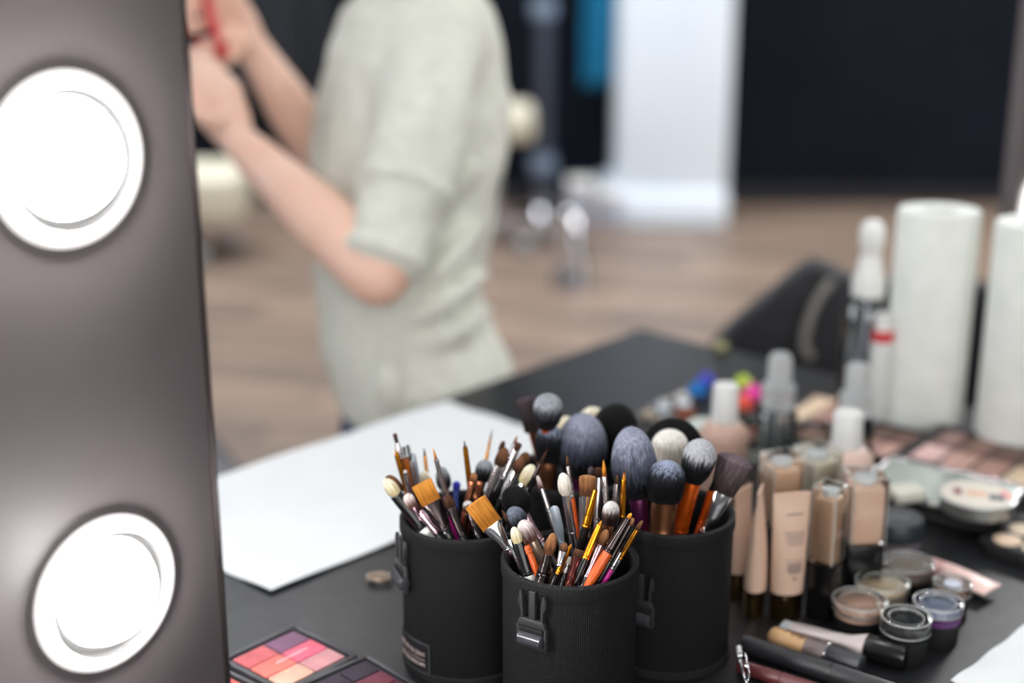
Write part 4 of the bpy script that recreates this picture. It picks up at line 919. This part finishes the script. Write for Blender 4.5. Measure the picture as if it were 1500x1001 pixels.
# concealer gloss
t, L = lying((1129, 931), (1262, 975), .0080, 'concealer_wand', 'clear tube of beige concealer with dark grey cap lying by the mascara', 'concealer'); r = .0080
bm = NB(); loft_ell(bm, [(r*.7, r*.7, 0), (r*.95, r*.95, .002), (r, r, .005), (r, r, L*.42), (r*.95, r*.95, L*.43)], 32); obj('concealer_fill', bm, mat('concealer_beige', (204, 164, 118), .4), t)
bm = NB(); loft_ell(bm, [(r*1.02, r*1.02, L*.40), (r*1.02, r*1.02, L*.62), (r*.8, r*.8, L*.625)], 32); obj('clear_tube', bm, mat('smoky_clear', (176, 160, 158), .15, 0, Transmission_Weight=.6), t)
bm = NB(); loft_ell(bm, [(r*.45, r*.45, L*.60), (r*.5, r*.5, L*.66)], 20); obj('wiper', bm, whitep, t)
bm = NB(); tube(bm, [(r*1.05*math.cos(q*2*PI/24), r*1.05*math.sin(q*2*PI/24), L*.635) for q in range(25)], .0006, 8, cap=False); obj('ring', bm, chrome, t)
bm = NB(); loft_ell(bm, [(r*.92, r*.92, L*.64), (r, r, L*.655), (r, r, L*1.0), (r*.9, r*.9, L*1.008)], 32); obj('cap', bm, mat('graphite_cap', (58, 60, 66), .35), t)
def wrapmarks(t, r, items, m, name, z_up=True):
    bm = NB()
    for (z, ang_, dz, da) in items:
        n = 3
        for q in range(n):
            a0 = ang_-da/2+da*q/n; a1 = ang_-da/2+da*(q+1)/n
            bm.faces.new([bm.verts.new((r*math.cos(x_), r*math.sin(x_), z_)) for x_, z_ in ((a0, z), (a1, z), (a1, z+dz), (a0, z+dz))])
    return obj(name, bm, m, t, smooth=False)
UPA = PI/2
cmr = PI/2+.55
wrapmarks(t, r*1.012, [(L*.17, UPA+.1, .0010, .5), (L*.185, UPA+.3, .001, .25)]+[(L*.225+i*.0017, UPA+.0, .0010, .95 if i % 3 else .7) for i in range(7)]+[(L*.33+i*.0015, UPA-.15, .0008, .55) for i in range(6)], mat('brown_print', (104, 70, 46), .5), 'printed_text')
wrapmarks(t, r*1.013, [(L*.24+i*.0014, UPA+.95, .0011, .22) for i in range(10)]+[(L*.28+i*.0014, UPA+1.2, .0011, .18) for i in range(7)], mat('blue_print', (40, 120, 160), .5), 'printed_text')
# pale flared tube with black cap
t, L = lying((1147, 914), (1328, 964), .0105, 'primer_tube', 'pale squeeze tube with glossy black cap, lying before the charcoal pot', 'tube'); r = .0085
pt_ = mat('pearl_grey_tube', (206, 196, 194), .4)
bm = NB(); loft_ell(bm, [(.0066, .0008, 0), (.0068, .0010, .005), (.0072, .0030, L*.25), (.0066, .0044, L*.45), (.0072, .0052, L*.55), (.0108, .0092, L*.66), (.0116, .0100, L*.685)], 32); obj('tube_body', bm, pt_, t)
bm = NB(); loft_ell(bm, [(.0067, .0011, -.0005), (.0069, .0013, .006)], 24); obj('crimp', bm, mat('pale_blue_grey', (190, 200, 206), .4), t)
bm = NB(); loft_ell(bm, [(.0102, .0098, L*.685), (.0107, .0103, L*.69), (.0107, .0103, L*.985), (.0098, .0094, L*1.0)], 36); obj('cap', bm, blackg, t)
bm = NB()
for k in range(12): bxf(bm, .0007, .0002, .0016+.001*(k % 3), TR(-.001, .0046, L*.12+k*.0028))
for k in range(8): bxf(bm, .0006, .0002, .0018, TR(.002, .0042, L*.18+k*.0028))
obj('printed_text', bm, pm, t, smooth=False)
# silver lash curler / clip
t = thing('lash_curler', 'shiny silver lash curler beside the base of the right holder', 'lash curler', T(1092, 1001))
w0 = T(1092, 1001)
def cp(px, py, tt): return P(px, py, tt)-w0
tb = depth(T(1092, 1001))-.02
bm = NB(); tube(bm, [cp(1082, 948, tb+.03), cp(1083.5, 958, tb+.025)], [.0021, .0021], 12); obj('finger_pad', bm, whitep, t)
bm = NB(); tube(bm, spline([cp(1083.5, 957, tb+.025), cp(1086, 975, tb+.02), cp(1090, 992, tb+.01), cp(1096, 1006, tb+.008)], 6), .0011, 10); obj('arm', bm, chrome, t)
bm = NB(); tube(bm, spline([cp(1084, 960, tb+.025), cp(1091, 958, tb+.022), cp(1094, 970, tb+.018), cp(1097, 985, tb+.012), cp(1096, 996, tb+.01), cp(1093, 1004, tb+.008)], 6), .0008, 10); obj('arm', bm, chrome, t)
bm = NB(); tube(bm, [cp(1081, 961, tb+.024), cp(1087, 960, tb+.024)], .0009, 8); tube(bm, [cp(1091, 975, tb+.015), cp(1096, 977, tb+.015)], .0010, 8); obj('hinge_pin', bm, chrome, t)
bm = NB(); tube(bm, spline([cp(1086, 1012, tb+.005), cp(1092, 1003, tb+.006), cp(1099, 1008, tb+.006), cp(1100, 1020, tb+.004)], 6), .0011, 10); obj('hinge_loop', bm, chrome, t)

# ------------------------------------------------------------------ person
skin = mat('skin', (234, 194, 174), .5, 0, Subsurface_Weight=.12, Subsurface_Radius=(.012, .005, .003)); noisecol(skin, (228, 184, 162), (238, 202, 184), (14, 14, 14))
shirtm = mat('sage_jersey', (222, 221, 210), .85); nn = noisecol(shirtm, (208, 210, 198), (220, 221, 211), (60, 60, 60)); bump(shirtm, nn.outputs[0], .3, .003)
jeans = mat('blue_denim', (40, 56, 96), .8); noisecol(jeans, (30, 44, 80), (50, 68, 110), (150, 150, 150))
root = P(610, 600, 1.97); root.z = 0
person = thing('person', 'person in a pale grey green T-shirt, arms raised to the left holding something red', 'person', root)
def Q(px, py, t): return P(px, py, t)-root
def chain(bm, pts, rads, n=6, seg=18, flat=1, up=None):
    sp = spline(pts, n); rs = []
    for i in range(len(pts)-1):
        for k in range(n): s = k/n; s = s*s*(3-2*s); rs.append(rads[i]+(rads[i+1]-rads[i])*s)
    rs.append(rads[-1]); tube(bm, sp, rs, seg, True, flat, up)
    ball(bm, sp[0], rads[0]*.98, u=16, v=10); ball(bm, sp[-1], rads[-1]*.98, u=16, v=10)
def remesh(o, v, sm=6, f=.5):
    m = o.modifiers.new('r', 'REMESH'); m.mode = 'VOXEL'; m.voxel_size = v; m.use_smooth_shade = True
    s = o.modifiers.new('s', 'SMOOTH'); s.factor = f; s.iterations = sm
def ringloft(bm, secs, seg=32):
    rings = []
    for c_, rx, ry, rz in secs:
        rings.append([bm.verts.new(c_+Vector((rx*math.cos(2*PI*i/seg)*math.cos(rz)-ry*math.sin(2*PI*i/seg)*math.sin(rz), rx*math.cos(2*PI*i/seg)*math.sin(rz)+ry*math.sin(2*PI*i/seg)*math.cos(rz), 0))) for i in range(seg)])
    for a_, b_ in zip(rings, rings[1:]):
        for i in range(seg): bm.faces.new([a_[i], a_[(i+1) % seg], b_[(i+1) % seg], b_[i]])
    bm.faces.new(rings[0][::-1]); bm.faces.new(rings[-1])
D = 1.97; S2 = D/FPX
tor = [(-34, 560, 668, .06), (-14, 522, 706, .12), (12, 500, 722, .175), (70, 484, 738, .185), (150, 466, 748, .175), (230, 456, 744, .165), (310, 457, 728, .155), (380, 462, 712, .15), (430, 466, 706, .15), (480, 474, 722, .155), (530, 484, 748, .165), (572, 494, 756, .17), (590, 502, 746, .17)]
def tsec(y, l, r_, ry, sh=0): return (Q((l+r_)/2, y, D), (r_-l)/2*S2-sh, ry-sh, 0)
# body: one continuous surface
bm = NB()
ringloft(bm, [tsec(y, l, r_, ry, .012) for y, l, r_, ry in tor[:-3]])
hip = Q(625, 600, D)
nk0 = Q(612, -10, D); hd = Q(560, -120, D-.02)
chain(bm, [nk0, Q(592, -50, D), hd], [.055, .05, .05])
ball(bm, hd+Vector((0, 0, .03)), .085, (1.08, .86, 1.22)); ball(bm, hd+Vector((-.045, 0, -.03)), .055, (.9, .85, 1.0))      # skull and jaw
nose = hd+Vector((-.098, 0, -.01)); tube(bm, [nose+Vector((.02, 0, .035)), nose], [.008, .014], 10); ball(bm, nose, .012)
for s in (-1, 1): ball(bm, hd+Vector((.01, s*.073, .0)), .026, (.7, .35, 1.15))
tube(bm, [hd+Vector((-.088, -.02, -.048)), hd+Vector((-.092, 0, -.046)), hd+Vector((-.088, .02, -.048))], .007, 8)
chain(bm, [Q(612, 500, D), hip], [.1, .09])
# near arm
sh1, el1, wr1 = Q(640, 70, 1.84), Q(554, 402, 1.74), Q(350, 208, 1.86)
chain(bm, [sh1, Q(615, 240, 1.78), el1], [.05, .046, .041])
chain(bm, [el1, Q(470, 322, 1.78), Q(395, 250, 1.83), wr1], [.041, .041, .031, .024])
# near hand: palm and fingers
pa = Q(318, 150, 1.88); chain(bm, [wr1, Q(333, 175, 1.87), pa, Q(300, 122, 1.90)], [.024, .034, .041, .034], flat=.72, up=(0, 1, .3))
near_tips = []
for (k, b0, m0, e0, r0) in ((0, (322, 116), (296, 82), (268, 76), .0092), (1, (308, 124), (278, 92), (252, 90), .0094), (2, (298, 138), (268, 112), (244, 116), .0092), (3, (296, 156), (270, 136), (250, 142), .0082)):
    pts = [Q(*b0, 1.88+k*.012), Q(*m0, 1.90+k*.014), Q(*e0, 1.92+k*.012)]
    chain(bm, pts, [r0*1.12, r0, r0*.85], 6, 12); near_tips.append((pts[-1], (pts[-1]-pts[-2]).normalized()))
pts = [Q(330, 178, 1.85), Q(300, 172, 1.83), Q(276, 150, 1.85), Q(262, 132, 1.87)]; chain(bm, pts, [.016, .0125, .0105, .009], 6, 12); near_tips.append((pts[-1], (pts[-1]-pts[-2]).normalized()))
# far arm
sh2, el2, wr2 = Q(600, 70, 2.10), Q(488, 258, 2.16), Q(368, 66, 2.07)
chain(bm, [sh2, Q(545, 170, 2.14), el2], [.05, .042, .038])
chain(bm, [el2, Q(440, 180, 2.13), wr2], [.038, .038, .025])
chain(bm, [wr2, Q(345, 30, 2.05), Q(322, 2, 2.03), Q(308, -18, 2.02)], [.025, .031, .035, .028], flat=.72, up=(0, 1, .3))
far_tips = []
for (k, b0, m0, e0, r0) in ((0, (300, -20), (272, -8), (262, 18), .0095), (1, (306, 2), (280, 14), (268, 34), .0095), (2, (316, 22), (296, 36), (276, 44), .0092), (3, (332, 44), (320, 60), (300, 62), .0085)):
    pts = [Q(*b0, 2.02), Q(*m0, 1.995), Q(*e0, 2.0)]; chain(bm, pts, [r0*1.15, r0, r0*.85], 6, 12); far_tips.append((pts[-1], (pts[-1]-pts[-2]).normalized()))
pts = [Q(352, 58, 2.04), Q(335, 84, 2.02), Q(312, 84, 2.0), Q(300, 70, 2.0)]; chain(bm, pts, [.017, .013, .0108, .009], 6, 12); far_tips.append((pts[-1], (pts[-1]-pts[-2]).normalized()))
# legs and feet
for s in (-1, 1):
    h0 = Vector((hip.x-.005, s*.07, hip.z-.03)); k0 = Vector((hip.x-.03, s*.09, .43)); a0 = Vector((hip.x+.01, s*.095, .085))
    chain(bm, [h0, Vector((h0.x-.01, s*.09, .6)), k0, Vector((hip.x+.015, s*.092, .3)), a0], [.07, .066, .05, .05, .034])
    chain(bm, [a0+Vector((.03, 0, -.045)), a0+Vector((-.06, 0, -.045)), a0+Vector((-.14, s*.01, -.06))], [.03, .032, .02], flat=.85)
bd = obj('body', bm, skin, person); remesh(bd, .0042, 4)
# shirt
bm = NB(); ringloft(bm, [tsec(y, l, r_, ry) for y, l, r_, ry in tor[1:]])
chain(bm, [Q(632, 55, 1.87), Q(622, 160, 1.80), Q(597, 275, 1.765), Q(570, 362, 1.745)], [.072, .064, .057, .049], 8, 24)
chain(bm, [Q(600, 62, 2.09), Q(555, 150, 2.13), Q(515, 215, 2.15)], [.07, .06, .054], 8, 24)
# folds: rolled cuff and drape ridges
cuff = Q(562, 378, 1.742); ax = (Q(578, 352, 1.745)-Q(604, 270, 1.765)).normalized(); xx = ax.cross(Vector((0, 1, 0))).normalized(); yy = ax.cross(xx)
for (pos_, rr_, th) in ((cuff, .0485, .0065), (Q(597, 278, 1.76), .0565, .006)):
    tube(bm, [pos_+(xx*math.cos(q*2*PI/28)+yy*math.sin(q*2*PI/28))*rr_ for q in range(29)], th, 10, cap=False)
for fold in ([(700, 330, 1.86), (640, 400, 1.83), (560, 450, 1.86)], [(705, 400, 1.88), (640, 450, 1.83), (560, 475, 1.85)], [(712, 455, 1.90), (640, 500, 1.84), (540, 505, 1.86)], [(560, 120, 1.83), (535, 200, 1.86), (500, 290, 1.90)], [(520, 200, 1.87), (500, 270, 1.90), (470, 330, 1.95)], [(575, 505, 1.83), (570, 560, 1.81), (575, 610, 1.81)], [(690, 250, 1.84), (650, 300, 1.82)]):
    chain(bm, [Q(*f_) for f_ in fold], [.008]+[.017]*(len(fold)-2)+[.008] if len(fold) > 2 else [.014, .012], 6, 10)
st = obj('t_shirt', bm, shirtm, person); remesh(st, .006, 4, .5)
tx = bpy.data.textures.new('cloth_folds', 'CLOUDS'); tx.noise_scale = .09
dm = st.modifiers.new('d', 'DISPLACE'); dm.texture = tx; dm.strength = .02; dm.mid_level = .5
# jeans
bm = NB(); ringloft(bm, [(hip+Vector((0, 0, -.10)), .10, .15, 0), (hip+Vector((-.005, 0, -.03)), .116, .16, 0), (hip+Vector((0, 0, .03)), .112, .155, 0)])
for s in (-1, 1):
    chain(bm, [Vector((hip.x-.01, s*.085, hip.z-.05)), Vector((hip.x-.02, s*.09, .6)), Vector((hip.x-.03, s*.09, .43)), Vector((hip.x+.01, s*.093, .3)), Vector((hip.x+.01, s*.095, .12))], [.095, .086, .064, .06, .05])
jn = obj('jeans', bm, jeans, person); remesh(jn, .008, 4)
for s in (-1, 1):
    bm = NB(); a0 = Vector((hip.x+.01, s*.095, .045)); chain(bm, [a0+Vector((.035, 0, .012)), a0+Vector((-.05, 0, 0)), a0+Vector((-.15, s*.01, -.008))], [.042, .042, .032], flat=.9)
    so = obj('shoe', bm, whitep, person); remesh(so, .006, 3)
# hair, eyes, nails
bm = NB(); ball(bm, hd+Vector((.025, 0, .055)), .098, (1.05, .95, 1.08)); ball(bm, hd+Vector((.085, 0, -.02)), .06, (.8, 1.1, 1.5)); chain(bm, [hd+Vector((.10, 0, .0)), hd+Vector((.13, 0, -.06)), Q(618, -22, D-.03)], [.04, .035, .022])
ho = obj('hair', bm, mat('brown_hair', (72, 48, 36), .6), person); remesh(ho, .006, 3)
for s in (-1, 1):
    bm = NB(); ball(bm, hd+Vector((-.083, s*.033, .022)), .013); obj('eye', bm, mat('eye_white', (225, 222, 216), .2), person)
nl = mat('orange_red_nail', (226, 84, 44), .2)
for tp_, dr in near_tips+far_tips:
    bm = NB(); q = dr.to_track_quat('Z', 'Y').to_matrix().to_4x4(); ball(bm, tp_+dr*.0065, .0068, (.85, .6, 1.4), q, 10, 8); o = obj('fingernail', bm, nl, person); o['label'] = 'orange red fingernail'
# red item held in the far hand
ra, rb = P(300, -30, 1.985), P(326, 76, 1.985)
bm = NB(); d = (rb-ra); n_ = Vector((d.z, 0, -d.x)).normalized()
chain(bm, [ra, (ra+rb)/2+n_*.004, rb], [.009, .013, .010], 8, 14, .6)
rd = obj('powder_puff_handle', bm, mat('red_lacquer', (196, 34, 40), .35)); tag(rd, 'red lacquered applicator held in the far raised hand', 'applicator')

# ------------------------------------------------------------------ lights
w = bpy.data.worlds.new('world'); sc.world = w; w.use_nodes = True
wn = w.node_tree; bg_ = wn.nodes['Background']
tcw = wn.nodes.new('ShaderNodeTexCoord'); sxw = wn.nodes.new('ShaderNodeSeparateXYZ'); rw = wn.nodes.new('ShaderNodeValToRGB')
wn.links.new(tcw.outputs['Generated'], sxw.inputs[0]); wn.links.new(sxw.outputs[2], rw.inputs[0]); wn.links.new(rw.outputs[0], bg_.inputs[0])
rw.color_ramp.elements[0].position = 0; rw.color_ramp.elements[0].color = (.20, .20, .215, 1); rw.color_ramp.elements[1].position = .9; rw.color_ramp.elements[1].color = (.62, .65, .70, 1)
bg_.inputs[1].default_value = .7
def area(name, loc, rot, sx, sy, e, c_=(1, 1, 1)):
    l = bpy.data.lights.new(name, 'AREA'); l.shape = 'RECTANGLE'; l.size = sx; l.size_y = sy; l.energy = e; l.color = c_
    o = bpy.data.objects.new(name, l); col.objects.link(o); o.location = loc; o.rotation_euler = rot
area('ceiling_softbox', (.3, 1.4, 2.9), (0, 0, 0), 1.6, 1.2, 6, (1, .99, .97))
area('window_daylight', (-3.6, 1.5, 1.9), (0, -PI/2, 0), 1.8, 2.6, 34, (.90, .95, 1))
area('front_fill', (.7, -2.4, 2.0), (math.radians(74), 0, .1), 2.8, 1.9, 70, (1, .985, .96))  # fill light added behind the camera to brighten upright faces
area('ceiling_rear', (-1.3, 5.5, 3.0), (0, 0, 0), 2.2, 1.6, 135, (.95, .97, 1))
area('side_sheen_light', (3.1, 4.7, 3.0), (0, 0, 0), 1.1, 1.1, 190, (1, 1, 1))  # unseen lamp added to lay sheen on the right of the table
for k, (x_, y_) in enumerate(((-.7, .7), (-.5, 2.5), (.3, 1.3), (1.2, .5), (1.25, 2.3), (.25, 2.9))):  # small unseen lamps added for glints on chrome and glass
    area('sparkle_light', (x_, y_, 2.85), (0, 0, 0), .11, .11, 3.2, (1, .985, .95))
